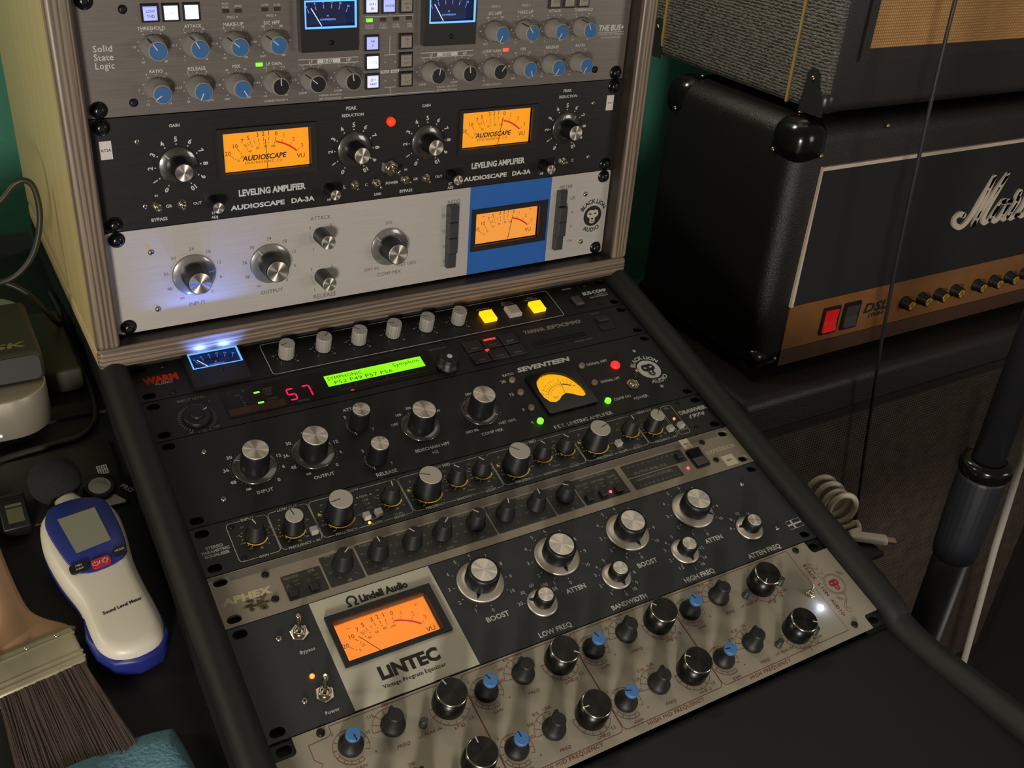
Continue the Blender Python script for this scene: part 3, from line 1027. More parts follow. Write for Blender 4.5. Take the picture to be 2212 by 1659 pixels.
for t, y in (('Solid', 3.0), ('State', -3.0), ('Logic', -9.0)):
    p.text(t, -231, y, h=4.6, w=14.0, serif=True, bold=0.012)
p.text('THE BUS+', 207.6, 0.6, w=28.5, h=5.0, slant=0.12, bold=0.03)
p.line([(207.4, -0.9), (237, -0.9)], 0.35)
for x0, x1 in ((-78.9, -28.5), (27.7, 78)):
    p.line(rect(x0, x1, -14.2, -10.3), 0.45, True)
    p.poly(rect(x0 + 15.5, x0 + 35, -14.2, -10.3))
    p.text('LF', x0 + 8.3, -13.5, h=2.4)
    p.text('HF', x0 + 40, -13.5, h=2.4)
    g.text('D-EQ', x0 + 20.5, -13.5, h=2.4)
for x0, x1, t in ((-8.6, -1.2, 'FREQ'), (0.4, 8.0, 'RANGE')):
    p.poly(rect(x0, x1, -24.9, -22.4))
    g.text(t, (x0 + x1) / 2, -23.65, w=5.6, anchor='c')
p.line([(-21.9, 19.6), (-21.9, 20.5), (19.5, 20.5), (19.5, 19.6)], 0.35)
p.line([(-0.5, 20.5), (-0.5, 22.5)], 0.35)
p.line([(-0.5, 5), (-0.5, -10)], 0.4)
p.line([(-5, -11), (-5, -10.1), (4.6, -10.1), (4.6, -11)], 0.35)
p.line([(-4.8, -35.6), (-4.8, -36.6), (4.8, -36.6), (4.8, -35.6)], 0.35)
p.line([(0, -36.6), (0, -42.6)], 0.4)
p.line([(-41.5, -42.6), (42.2, -42.6)], 0.4)
p.dots(-4.6, -16, 0.0, [0], 0.5); p.dots(4.4, -16, 0.0, [0], 0.5); p.dots(-4.6, -31, 0.0, [0], 0.5); p.dots(4.4, -31, 0.0, [0], 0.5)
p.build(WHITE_PR, u)
g.build(DARK_PR, u, z=0.2)
BT_ON = emit('lit_white_button', (0.80, 0.86, 1.0, 1), 1.5)
BT_MID = emit('lit_lilac_button', (0.36, 0.40, 0.95, 1), 0.8)
BT_HALF = emit('lit_pale_button', (0.55, 0.58, 0.95, 1), 0.9)
BT_OFF = mat('unlit_button', srgb(150, 142, 128), 0.5)
for x, y, m, t in [(-189, 28.6, BT_MID, 'LOW|THD'), (-174.3, 28.6, BT_ON, '1:2'), (-159.5, 28.7, BT_ON, ''), (-17.2, 29, BT_HALF, 'CH 1|IN'), (-2.2, 29, BT_MID, 'MODE'), (13.2, 28.8, BT_OFF, 'CH 2|IN'), (-16.9, 0.3, BT_MID, 'HF|\u2229'), (13.4, 0.3, BT_OFF, 'HF|\u2229'), (-16.7, -15, BT_ON, 'MUTE'), (13.6, -15, BT_OFF, 'HF +|FAST'), (-16.6, -30.5, BT_HALF, 'LF +|FAST'), (13.8, -30.5, BT_OFF, 'LF +|FAST'), (157, 28.3, BT_OFF, 'MODE'), (172, 28.3, BT_OFF, ''), (187.1, 28.4, BT_OFF, 'EXT')]:
    b = put('push_button', shared('sslbez', lambda: MB().frustum(12.6, 12.6, 0, 2.2, 0.5).mesh('push_button', BLACK_PL)), u, (x, y, 0))
    put('lens', shared(('ssllens', m.name), lambda: MB().frustum(9.6, 9.6, 1.5, 3.6, 0.8).mesh('lens', m)), b)
    if t:
        q = Print()
        ls = t.split('|')
        for i, s in enumerate(ls):
            q.text(s, 0, (0 if len(ls) == 1 else (1.7 if i == 0 else -1.7)), h=1.9, anchor='c')
        q.build(GREY_DK_PR if m is BT_OFF else mat('lilac_ink', srgb(70, 76, 150), 0.6), b, 'lettering', 3.72)
LED_G = emit('green_led', (0.16, 1.0, 0.03, 1), 1.6)
LED_R = emit('red_led', (1.0, 0.05, 0.02, 1), 2.2)
LED_OFF = mat('unlit_led', srgb(52, 46, 42), 0.4)
for x, y, m in [(-133.9, 28.1, LED_OFF), (-124.6, 28.1, LED_OFF), (-104.1, 28.5, LED_OFF), (-94.4, 28.5, LED_OFF), (-18.5, 17.7, LED_G), (-6.6, 17.8, LED_OFF), (4.8, 18.1, LED_OFF), (16.3, 18.4, LED_OFF), (-110.8, -12, LED_G), (110.3, -11.4, LED_R)]:
    put('indicator_light', shared(('barled', m.name), lambda: MB().frustum(5.2, 2.6, 0, 0.9, 0.3).mesh('indicator_light', m)), u, (x, y, 0))
for x, y in [(-207.3, 31.5), (-207.3, -34.5), (208.3, -34), (208.3, 31.5)]:
    screw(u, x, y, 3.2, SCREW_DK, kind='hex')

# ------------------------------------------------------------------ 2  black two-channel leveling amplifier
u = unit_upright('leveling_amplifier', 'black brushed rack leveling amplifier with two amber VU meters and a red jewel light', 'amplifier', 88.9, 88.9)
BLKP = mat('black_brushed_panel', srgb(48, 46, 46), 0.38, 0.45, vary=0.14, scale=30, stretch=(1, 26, 1), bump=0.04)
panel(u, 88.9, BLKP, slots=False, holes=[rect(-144, -71.9, -7.2, 25.6), rect(69.8, 142.5, -7.8, 25.2)])
chassis(u, 88.9)
for sx in (-1, 1):
    for sy in (-1, 1):
        rack_screw(u, sx * 232.5, sy * 38.1)
AMBER = emit('amber_dial', (1.0, 0.35, 0.010, 1), 0.92, (0.2, 0.08, 0.01, 1))
METER_FR = mat('meter_frame', srgb(36, 34, 34), 0.4)
vu_meter(u, -148.6, -66.6, -11.7, 29.3, -144, -71.9, -7.2, 25.6, AMBER, -1.5, ('AUDIOSCAPE', 'ENGINEERING CO.'), (0.90, 0.25), frame_m=METER_FR)
vu_meter(u, 66.6, 148, -12.7, 27.9, 69.8, 142.5, -7.8, 25.2, AMBER, 9, ('AUDIOSCAPE', 'ENGINEERING CO.'), (0.89, 0.25), frame_m=METER_FR)
p = Print()
for x, y, a in [(-179.7, 3.3, -45), (-32.9, 2.0, 160), (35.9, 2.2, 10), (181.6, 2.2, 40)]:
    knob(u, 'skirted:15.4:8.0:6.9:18.5:dark', x, y, a)
    p.nums(x, y, 21.3, [(str(i), -150 + 30 * i) for i in range(11)], 3.7, True, bold=0.03)
    p.dots(x, y, 17.4, span(-150, 150, 11), 0.6)
for x, y, a in [(-155.2, -28.7, -160), (-56.5, -30, 160), (60, -30.2, -170), (158.7, -31, 90)]:
    knob(u, 'slim:4.4:17', x, y, a)
for t, x, y, w in [('GAIN', -183.7, 34, 8.2), ('IN', -200.1, -19.6, 2.6), ('BYPASS', -204.8, -39.6, 12.7), ('GR', -192.4, -29.5, 4.7), ('OUT', -171, -29.7, 6.8), ('ADJ', -157.5, -43.3, 5.4), ('ST', -157, -39.6, 3.2), ('PEAK', -39.7, 36, 9.4), ('REDUCTION', -43.6, 30.4, 19.8), ('GAIN', 30.1, 33.2, 8.4), ('L', -43.3, -31.2, 2.2), ('C', -23.2, -31.4, 2.3), ('LINK', -14.8, -41, 6.9), ('POWER', -3.7, -32.3, 11.8), ('IN', 14.1, -21.6, 2.9), ('BYPASS', 9.6, -41.4, 12.7), ('GR', 23, -31.4, 4.5), ('OUT', 44.8, -31.7, 7.1), ('ST', 58.5, -40, 3.6), ('ADJ', 57.8, -43.6, 6), ('HF', -58.1, -40.5, 3.4), ('HF', 156.8, -41.2, 4), ('L', 171.8, -31.5, 1.9), ('C', 191.8, -31.8, 2.8), ('PEAK', 175.3, 36, 9.2), ('REDUCTION', 171.2, 30.7, 20.2)]:
    p.text(t, x, y, w, bold=0.02)
for x in (-134.1, 81.6):
    p.text('LEVELING AMPLIFIER', x, -27.2, 56.6, h=5.2, bold=0.04)
    p.text('AUDIOSCAPE', x - 7, -38.4, 45.2, h=3.9, bold=0.04)
    p.text('DA-3A', x + 44, -38.4, 20.2, h=4.0, bold=0.04)
p.build(WHITE_PR, u)
led(u, 0.6, 23.3, emit('red_jewel', (1.0, 0.03, 0.008, 1), 1.15), 3.9, 4.2, 'jewel_light')
toggle(u, 0.3, -17, 1.35, (22, -6), reach=0.55)
for x, y, l in [(-33, -28.8, (8, -30)), (-12.2, -29.6, (20, -35)), (15.4, -29.9, (30, -5)), (35.5, -30.2, (10, -30)), (-198.9, -27.7, (6, -5)), (-179.5, -27.8, (-8, -30)), (181.8, -29.9, (0, 5))]:
    toggle(u, x, y, 0.78, l, reach=0.5)
for x, y in [(-208.4, 25.2), (-208.2, -26.2), (210.5, 23.4), (211.3, -29)]:
    screw(u, x, y, 2.3)
for x, y, w, h, t in [(-231.2, 20.6, 8.6, 14.0, 'KT2A'), (230.1, 22.4, 8.2, 14.4, 'KT2A')]:
    l = MB().box(-w / 2, w / 2, -h / 2, h / 2, 0.05, 0.2).build('paper_label', WHITE_LB, u, (x, y, 0))
    Print().text(t, 0, 0, w=7.0 if x < 0 else 4.8, anchor='c', bold=0.02).build(DARK_PR, l, 'lettering', 0.26)

# ------------------------------------------------------------------ 3  silver and blue limiter
u = unit_upright('limiter', 'silver brushed rack limiter with a blue meter field, bottom of the case', 'limiter', 177.8, 88.9)
SILV = mat('silver_brushed_panel', srgb(206, 200, 194), 0.36, 0.3, vary=0.05, scale=26, stretch=(1, 30, 1), bump=0.05)
panel(u, 88.9, SILV, slots=False, holes=[rect(88.2, 159.0, -14.8, 17.6)], outline=rounded(-241.2, 241.2, -44.05, 44.05, 2.5, 3))
chassis(u, 88.9)
for sx in (-1, 1):
    for sy in (-1, 1):
        rack_screw(u, sx * 232.5, sy * 38.1)
MB().plate(rect(82, 171.5, -44.0, 44.0), [rect(88.2, 159.0, -14.8, 17.6)], 0.02, 0.25).build('blue_field', mat('blue_paint', srgb(44, 104, 186), 0.42, vary=0.04, scale=120), u)
PEACH = emit('peach_dial', (1.0, 0.35, 0.055, 1), 0.85, (0.2, 0.1, 0.02, 1))
vu_meter(u, 84.4, 167.8, -19.9, 21.7, 88.2, 159.0, -14.8, 17.6, PEACH, 10, None, (0.87, 0.22), frame_m=METER_FR, signs=True)
p = Print()
RB = [('\u221e', -150), ('48', -115), ('36', -80), ('30', -42), ('24', 0), ('18', 36), ('12', 70), ('6', 104), ('0', 142)]
for x, y, a in [(-176, -0.6, 85), (-111, -0.9, -38)]:
    knob(u, 'skirted:18:10.3:9.3:20:clear', x, y, a)
    p.nums(x, y, 22.6, RB, 3.0, bold=0.0)
    p.dots(x, y, 19.6, span(-150, 142, 31), 0.24)
knob(u, 'skirted:18:10.3:9.3:20:clear', 0, -2.2, -50)
p.dots(0, -2.2, 19.4, span(-140, 140, 31), 0.24)
for y, a in ((18.4, -100), (-20.5, -160)):
    knob(u, 'slim:6.2:20', -65.2, y, a)
    p.ticks(-65.2, y, 8.6, 10.2, span(-135, -60, 9), 0.2)
    p.dots(-65.2, y, 10.0, span(-45, 135, 6), 0.3)
    for t, dx, dy in (('3', -9.3, 7.7), ('5', 10, 7.6), ('1', -7.0, -12.5)):
        p.text(t, -65.2 + dx, y + dy, h=3.0, anchor='c', bold=0.0)
for t, x, y, w in [('ATTACK', -73.6, 32.4, 18.3), ('INPUT', -182.6, -28.6, 14.1), ('OUTPUT', -120.9, -29.0, 19.7), ('RELEASE', -73.6, -41.8, 21.6), ('RATIO', 58.4, 31, 13.2), ('METER', 181, 30.3, 15.7), ('20', 52.6, 18.6, 4.2), ('12', 52.8, 3.6, 4.0), ('8', 55, -11.9, 1.9), ('4', 55.2, -26.8, 1.9), ('GR', 195, 18, 6.4), ('4', 197.9, 3.2, 2.1), ('8', 198, -11.6, 2.2), ('ON', 196.6, -27.1, 5.8), ('COMP MIX', -12, -30.3, 24), ('DRY 0%', -24.2, -23.3, 14.2), ('WET 100%', 7.5, -23.4, 20.2), ('50%', -4, 19.4, 7.1)]:
    p.text(t, x, y, w, bold=0.0)
p.build(GREY_DK_PR, u)
d, f, e = Print(), Print(), Print()
d.poly(circle(224.6, -2.6, 10.8, 40))
lion(f, e, 224.6, -2.6, 10.8)
d.arc_text('BLACK LION', 224.6, -2.6, 15.6, 0, 4.3, 0.03)
d.arc_text('AUDIO', 224.6, -2.6, 14.8, 180, 4.3, 0.03, True)
d.build(DARK_PR, u)
f.build(mat('silver_print', srgb(196, 186, 172), 0.5), u, z=0.18)
e.build(DARK_PR, u, z=0.24)
BTN_DK = mat('charcoal_button', srgb(58, 60, 61), 0.42)
for x, ys, outs in ((62.0, (22.9, 7.3, -8.3, -23.8), (9, 9, 9, 6.5)), (183.0, (22.3, 6.9, -8.4, -23.9), (6.5, 9.5, 9.5, 6.5))):
    for y, h in zip(ys, outs):
        put('push_button', shared(('blubtn', h), lambda: MB().frustum(9.2, 15.1, -2, h, 0.9).mesh('push_button', BTN_DK)), u, (x, y, 0))
for x, y in [(-208, 24.1), (-207.8, -26.2), (212.5, 22), (213, -28.6)]:
    screw(u, x, y, 2.5, kind='hex', h=2.2)

# ------------------------------------------------------------------ 4  black bus compressor, top of the sloped bay
u = unit_on_slope('slim_compressor', 'slim black rack compressor with a blue-lit meter and glowing yellow buttons', 'compressor', 0, 44.45)
BLK1 = mat('satin_black_panel', srgb(19, 18, 18), 0.45, bump=0.08, scale=900, vary=0.12)
panel(u, 44.45, BLK1)
chassis(u, 44.45)
blue_meter(u, -197, -149, -20.5, 21.8, -192.4, -149.8, 0, 20.2, 4, -22, (-170.9, -6))
for x in (-181.5, -160.5):
    led(u, x, 21.2, emit('blue_led', (0.22, 0.42, 1.0, 1), 6.0), 1.0, 1.0, 'meter_lamp').location.z = 0.0042
    l = bpy.data.lights.new('meter_light', 'SPOT')
    l.energy = 0.16
    l.color = (0.13, 0.26, 1.0)
    l.shadow_soft_size = 0.002
    l.spot_size = math.radians(84)
    l.spot_blend = 0.7
    lo = bpy.data.objects.new('meter_light', l)
    C.objects.link(lo)
    lo.parent = u
    lo.location = (x * MM, -6.5 * MM, 8.0 * MM)
    lo.rotation_euler = Vector((0, 0.76, 0.64)).to_track_quat('-Z', 'Y').to_euler()
p = Print()
for x, a in zip((-111.9, -77.8, -44, -10, 23.8, 57.6), (-100, 55, -48, -75, -72, -75)):
    knob(u, 'scallop', x, -1.0, a)
    p.dots(x, -1.0, 9.0, span(-135, 135, 9), 0.38)
    p.text('-15', x - 11.2, 1.2, h=1.5, anchor='c')
    p.text('1', x - 7.5, -9.6, h=1.5, anchor='c')
    p.text('10', x + 7.5, -9.6, h=1.5, anchor='c')
p.line(rounded(-130, 168.5, -20.2, 17.8, 3.0), 0.5, True)
for t, x, y, w in [('2-CHANNEL VCA', 216.4, -2.0, 15.8), ('BUS COMPRESSOR', 209.5, -4.8, 22.7), ('POWER', 186.1, 13.6, 10.5), ('COMPRESSOR', 83.6, 8.6, 14.4), ('EXTERNAL', 112.6, 11.2, 11.5), ('SIDECHAIN', 112, 8.6, 12.6), ('HIGH', 142.3, 11.4, 7), ('PASS FILTER', 138.4, 8.6, 15)]:
    p.text(t, x, y, w, bold=0.0)
p.text('BUS-COMP', 204.4, 1.2, 29.3, h=4.2, bold=0.05)
p.build(WHITE_PR, u)
r = Print()
r.text('WARM', -232.6, -2.4, w=27.6, h=7.0, bold=0.07)
r.build(RED_PR, u)
Print().text('AUDIO', -225.4, -5.6, 14.8, h=2.4, slant=0.1).build(GREY_PR, u)
YBT = emit('lit_yellow_button', (1.0, 0.42, 0.003, 1), 1.6)
for x, m, lab in ((89.6, YBT, 'glowing yellow'), (117.6, mat('white_button', srgb(178, 174, 164), 0.5), 'plain white'), (145.3, YBT, 'glowing yellow')):
    b = put('push_button', shared(('warmbtn', m.name), lambda: MB().frustum(13.4, 13.4, 0, 5.0, 1.2).mesh('push_button', m)), u, (x, -3.2, 0))
    b['label'] = lab + ' square push button'
b = MB().plate(rounded(-6, 6, -8, 8, 1.5), [], 0, 1.2).build('power_switch', BLACK_PL, u, (192.4, -6, 0))
MB().frustum(9.5, 13, 1.0, 4.0, 1.5).build('rocker', mat('brown_grey_rocker', srgb(70, 62, 58), 0.4), b)
for x, y in [(-213.9, 14.8), (-213.4, -17), (213.6, 14.8), (213.4, -17)]:
    screw(u, x, y, 2.2, SCREW_DK, kind='hex')

# ------------------------------------------------------------------ 5  effects processor with green display
u = unit_on_slope('effects_processor', 'black rack effects processor with a green text display and red number 57', 'effects unit', 44.45, 44.45)
BLK2 = mat('soft_black_panel', srgb(16, 16, 16), 0.5, bump=0.1, scale=900, vary=0.12)
panel(u, 44.45, BLK2)
chassis(u, 44.45)
gl = MB().plate(rounded(-179.5, 12.3, -14.4, 16.0, 1.2), [], -0.4, 0.5).build('display_window', mat('smoked_window', srgb(8, 7, 6), 0.3), u)
MB().box(-178, -131, -12.4, -5.2, 0.5, 0.62).build('bar_strip', mat('brown_strip', srgb(62, 36, 14), 0.3), gl)
LCD = emit('green_lcd', (0.26, 0.92, 0.006, 1), 0.85)
sc = MB().box(-90.4, 2.0, -3.2, 9.4, 0.5, 0.9).build('text_screen', LCD, gl)
q = Print()
q.text('SYMPHONIC', -88.6, 3.4, 32.3, h=3.9, bold=0.0, track=0.03)
q.text('Symphon', -27.0, 3.4, 25.9, h=3.9, bold=0.0, track=0.03)
q.text('P52 P49 P57 P56', -84.5, -2.2, 55, h=3.9, bold=0.0, track=0.03)
q.build(mat('lcd_ink', srgb(40, 92, 0), 0.6), sc, 'lettering', 1.0)
SEG = emit('red_segment', (1.0, 0.005, 0.06, 1), 2.0)
def seg7(x, on):
    m = MB()
    w, h, t = 6.2, 12.6, 1.05
    S = {'a': [(0.6, h), (w - 0.6, h)], 'b': [(w, h - 0.6), (w, h / 2 + 0.5)], 'c': [(w, h / 2 - 0.5), (w, 0.6)], 'd': [(0.6, 0), (w - 0.6, 0)], 'e': [(0, h / 2 - 0.5), (0, 0.6)], 'f': [(0, h - 0.6), (0, h / 2 + 0.5)], 'g': [(0.6, h / 2), (w - 0.6, h / 2)]}
    for k in on:
        m.ribbon(S[k], t, 0.5, 0.8)
    return m.build('digit', SEG, gl, (x, -8.9, 0))
seg7(-126.3, 'afgcd')
seg7(-112.6, 'abc')
for x, y in ((-150.3, 7.6), (-150.4, -4.4)):
    MB().box(-2.4, 2.4, -0.75, 0.75, 0.4, 0.9).build('indicator_light', LED_G, gl, (x, y, 0))
MB().box(-1.4, 1.4, -0.6, 0.6, 0.4, 0.8).build('indicator_light', emit('dim_red_led', (0.8, 0.05, 0.02, 1), 0.5), gl, (-72.2, -12.6, 0))
p = Print()
knob(u, 'flat', -203.5, -5.4, 60)
p.ticks(-203.5, -5.4, 13.0, 15.2, span(-150, 150, 33), 0.5)
knob(u, 'dial', 22.3, -7.8, 0)
for t, x, y, w in [('INPUT LEVEL', -213.9, 14.6, 22.6), ('L - \u2295 - R', -206.6, -21.4, 10), ('+10', -194.4, -20.0, 4.8), ('-\u221e', -214.6, -20.4, 4), ('0', -190.2, 8.6, 1.8), ('MEMORY CARD', 157.9, -14.6, 21), ('POWER', 196, 17, 10), ('DATA ENTRY', 13.4, 13.6, 19), ('\u25b3', 53.8, 8.0, 3.5), ('\u25bd', 54.8, -6.2, 3.5)]:
    p.text(t, x, y, w, bold=0.0)
p.text('YAMAHA', 114.4, 9.6, 23.2, h=4.6, bold=0.05)
p.text('SPX990', 139.6, 9.6, 40, h=4.6, bold=0.05, slant=0.1)
p.build(mat('dim_print', srgb(128, 124, 116), 0.6), u)
p = Print()
for t, x, y, w in [('MIDI', -144.8, -13.2, 5.5), ('MEMORY', -121.6, -12.9, 11.4), ('PRESET', -144.8, 8.4, 9.2), ('USER', -144.9, 5.2, 7.4), ('CARD', -145, 2.4, 6.8), ('STEREO', -144.6, -3.3, 9.3), ('MONO', -145, -6.2, 8), ('CLIP', -168.9, 8, 5.1), ('L', -173, 11.8, 1.6), ('R', -161.3, 11.8, 2)]:
    p.text(t, x, y, w, bold=0.0)
for i, t in enumerate(('0', '5', '10', '15', '20', '30')):
    p.text(t, -164.6 - i * 0.1, 5.0 - i * 3.2, h=1.6)
for i, x in enumerate((-81.4, -66.5, -52, -37.2, -22.4, -7.6)):
    p.poly([(x - 0.8, -6.0), (x + 0.8, -6.0), (x, -7.4)] if i % 2 == 0 else [(x - 0.8, -7.4), (x + 0.8, -7.4), (x, -6.0)])
p.line([(-84, -9.6), (2, -9.6)], 0.25)
p.build(mat('dim_print2', srgb(110, 106, 98), 0.6), gl, z=0.62)
KEY = mat('dark_key', srgb(34, 33, 33), 0.42)
kt = Print()
for i, t in enumerate(('PARAM', 'UTILITY', 'EDIT', 'PARAM', 'STORE', 'RECALL')):
    x, y = 56.4 + 18.9 * (i % 3), 7.2 - 15.4 * (i // 3)
    b = put('key', shared('yamkey', lambda: MB().frustum(17.8, 14.0, 0, 2.2, 0.6).mesh('key', KEY)), u, (x, y, 0))
    Print().text(t, 0, -3.8, w=8.2, anchor='c').build(mat('dim_print', srgb(128, 124, 116), 0.6), b, 'lettering', 2.32)
for x, y, w in ((75.2, 11.0, 12.5), (66.4, -1.6, 3.6)):
    MB().frustum(w, 1.9, 0, 2.9, 0.4).build('indicator_light', emit('red_bar', (1.0, 0.02, 0.02, 1), 1.8), u, (x, y, 0))
s_ = MB().plate(rounded(115.5, 177, -11.0, -1.4, 1.0), [rect(118, 174.8, -8.8, -3.2)], 0, 0.6).build('card_slot', BLACK_PL, u)
MB().box(118, 174.8, -8.8, -3.2, 0.02, 0.1).build('slot_gap', PIT, s_)
b = MB().plate(rounded(-9, 9, -9.5, 9.5, 1.5), [], 0, 0.8).build('power_button', BLACK_PL, u, (203, 2, 0))
MB().frustum(13, 7, 0.6, 3.6, 0.8).build('cap', KEY, b, (0, 5, 0))

# ------------------------------------------------------------------ 6  black limiting amplifier with kidney-shaped meter
u = unit_on_slope('limiting_amplifier', 'black rack limiting amplifier with a kidney-shaped yellow meter and red jewel light', 'limiter', 88.9, 88.9)
KID = [(89.1, 8.8), (91, 13.2), (94.7, 16.5), (99, 19.2), (103.3, 20.6), (109, 20.9), (114.4, 19.5), (119.6, 17), (123.8, 13.5), (127.2, 8.5), (129.3, 3.1), (130.9, -2), (131.3, -7.2), (130.6, -12), (128.6, -14.8), (125, -15.4), (121, -13.6), (116.3, -9.9), (111.3, -7.4), (105.8, -9.2), (100.9, -13.0), (95.7, -14.9), (90.9, -12.7), (88, -6.3), (87.6, 1.5)]
BLK3 = mat('matt_black_panel', srgb(20, 20, 20), 0.55, bump=0.12, scale=1100, vary=0.12)
panel(u, 88.9, BLK3, holes=[rect(85.5, 133.5, -17.5, 22)])
chassis(u, 88.9)
h_ = MB().plate(rounded(83.4, 136, -26, 22.6, 2.0), [KID], 0.1, 3.0).build('kidney_meter', BLACK_GL, u)
YDIAL = emit('yellow_dial', (1.0, 0.45, 0.004, 1), 1.0, (0.2, 0.1, 0.01, 1))
MB().box(86, 133, -17, 22.2, -3.6, -3.02).build('dial', YDIAL, h_, (0, 0, 2.6))
q = Print()
cx, cy = 111.5, -10.6
INK = mat('meter_ink', srgb(70, 32, 4), 0.6)
q.arc(cx, cy, 17.5, -62, 46, 0.35)
q.ticks(cx, cy, 17.5, 20.6, [-62, -50, -40, -31, -22, -13, -5, 3, 11], 0.3)
q.nums(cx, cy, 23.2, [('20', -62), ('10', -50), ('7', -40), ('5', -31), ('3', -20), ('2', -12), ('1', -4), ('0', 8)], 2.0, bold=0.0)
q.nums(cx, cy, 15.4, [('0', -58), ('20', -45), ('40', -33), ('60', -21), ('80', -9), ('100', 3)], 1.3, bold=0.0)
q.arc(cx, cy, 17.3, 14, 42, 1.2)
q.ticks(cx, cy, 17.5, 20.6, [20, 30, 40], 0.3)
q.nums(cx, cy, 22.4, [('1', 20), ('2', 30), ('3', 40)], 1.8, bold=0.0)
q.text('+', 126.0, 1.0, h=3.2, anchor='c', bold=0.0)
q.text('VU', 101.5, -6.8, h=2.6, anchor='c', bold=0.0)
q.build(INK, h_, 'scale', -0.3)
MB().ribbon([(cx, -8.6), pol(cx, cy, 21, 10)], 0.35, 0.4, 0.6).build('needle', INK, h_)
MB().plate(KID, [], 2.2, 2.6).build('glass', GLASS, h_)
p = Print()
RS = [('\u221e', -150), ('48', -115), ('36', -80), ('30', -45), ('24', 0), ('18', 40), ('12', 74), ('6', 105), ('0', 142)]
for x, a in ((-177, -50), (-128.8, 75)):
    knob(u, 'skirted:17.6:10.9:10.1:22:dark', x, -2.4, a)
    p.nums(x, -2.4, 22.0, RS, 3.2, bold=0.02)
    p.dots(x, -2.4, 18.9, span(-150, 142, 31), 0.26)
knob(u, 'skirted:17.2:10.7:9.9:22:dark', -33, -2.4, -10)
knob(u, 'skirted:17.2:10.7:9.9:22:dark', 24.8, -1.6, 130)
p.dots(24.8, -1.6, 18.5, span(-140, 140, 31), 0.26)
for y, a in ((15, -40), (-24.2, 50)):
    knob(u, 'slim:7.3:20', -82.2, y, a)
    p.ticks(-82.2, y, 9.6, 10.9, span(-135, -60, 9), 0.25)
    for t, dx, dy in (('3', -8.2, 11.5), ('1', -6.0, -8.5), ('7', 9.4, -7.8), ('5', 9, 8)):
        p.text(t, -82.2 + dx, y + dy, h=3.0, anchor='c', bold=0.02)
for t, x, y, w in [('INPUT', -183.5, -28.6, 13.1), ('OUTPUT', -137.6, -28.6, 17.2), ('RELEASE', -89.9, -41.8, 18.5), ('ATTACK', -89, 32.6, 17), ('SIDECHAIN HPF', -49.4, -28.4, 32.2), ('HZ', -36.1, -34, 5.8), ('COMP MIX', 13.5, -28.6, 21.3), ('DRY 0%', 1.4, -22.2, 12.4), ('WET 100%', 33.8, -21.6, 17.6), ('RATIO', 65.5, 30.4, 12.3), ('20', 60.2, 23.2, 5), ('12', 60, 6.6, 4.6), ('8', 62.7, -13.4, 2.3), ('4', 62.9, -29.6, 2.3), ('F.E.T. LIMITING AMPLIFIER', 80.2, -41.6, 62.7), ('SIGNAL HPF', 152.3, 20.0, 23.8), ('SIGNAL LPF', 153.3, -4.2, 22.2), ('COMP ON', 153.5, -28, 19.2), ('POWER', 173.2, -33, 16.4), ('OFF', -57, 4.8, 6.7), ('100', -49.2, 14, 5.8), ('200', -37.4, 19, 5.6), ('500', -14.2, 8.6, 5.4), ('50%', 21, 18.6, 7)]:
    p.text(t, x, y, w, bold=0.015)
p.text('SEVENTEEN', 82.2, 31.6, 57.3, h=5.2, slant=0.2, bold=0.05)
p.poly(circle(211.2, -1.6, 12.0, 40))
p.arc_text('BLACK LION', 211.2, -1.6, 16.2, 0, 4.6, 0.03)
p.arc_text('AUDIO', 211.2, -1.6, 16.2, 168, 4.6, 0.03, True)
p.build(WHITE_PR, u)
f, e = Print(), Print()
lion(f, e, 211.2, -1.6, 11.6)
f.build(DARK_PR, u, z=0.18)
e.build(WHITE_PR, u, z=0.24)
OFFB = mat('tan_button', srgb(128, 116, 96), 0.45)
for x, y, m in [(71.2, 23.6, OFFB), (71.3, 7.2, OFFB), (71.3, -12.6, OFFB), (71.3, -29.6, LED_G), (146.6, 21.2, OFFB), (146.5, -2.4, OFFB), (146.3, -26.6, LED_G)]:
    put('push_button', shared(('sevbtn', m.name), lambda: MB().lathe([(2.9, 0), (2.9, 2.6), (2.4, 3.2)], 24).mesh('push_button', m)), u, (x, y, 0))
led(u, 179.9, 12.5, emit('red_jewel2', (1.0, 0.02, 0.02, 1), 1.1), 4.6, 4.2, 'jewel_light')
toggle(u, 182.1, -15.6, 1.2, (-3, 4))
for x, y in [(-208.7, 24.8), (-208.4, -24.8), (211.4, 25.4), (211, -24.8)]:
    screw(u, x, y, 2.2, SCREW_ST, kind='hex')
# ------------------------------------------------------------------ 7  slim parametric equaliser with yellow rings
u = unit_on_slope('parametric_equaliser', 'slim black rack equaliser with pale-capped knobs and yellow dial rings', 'equaliser', 177.8, 44.45)
BLK4 = mat('gloss_black_panel', srgb(16, 16, 15), 0.4, bump=0.06, scale=900, vary=0.1)
panel(u, 44.45, BLK4)
chassis(u, 44.45)
p, yl, ln = Print(), Print(), Print()
DK = [('B', -196.9, 2.2, -15), ('W', -168.9, -0.6, -10), ('L', -132.2, -0.2, -95), ('B', -87.9, 2.4, 12), ('L', -57.1, -0.7, -65), ('B', -28.4, 3.0, -45), ('B', -5.2, 3.4, -35), ('L', 25.0, -0.7, -45), ('B', 53.9, 3.0, -30), ('B', 77.7, 3.2, -35), ('L', 106.9, -0.2, 75), ('B', 147.0, 3.0, 5), ('W', 170.8, -0.2, 40)]
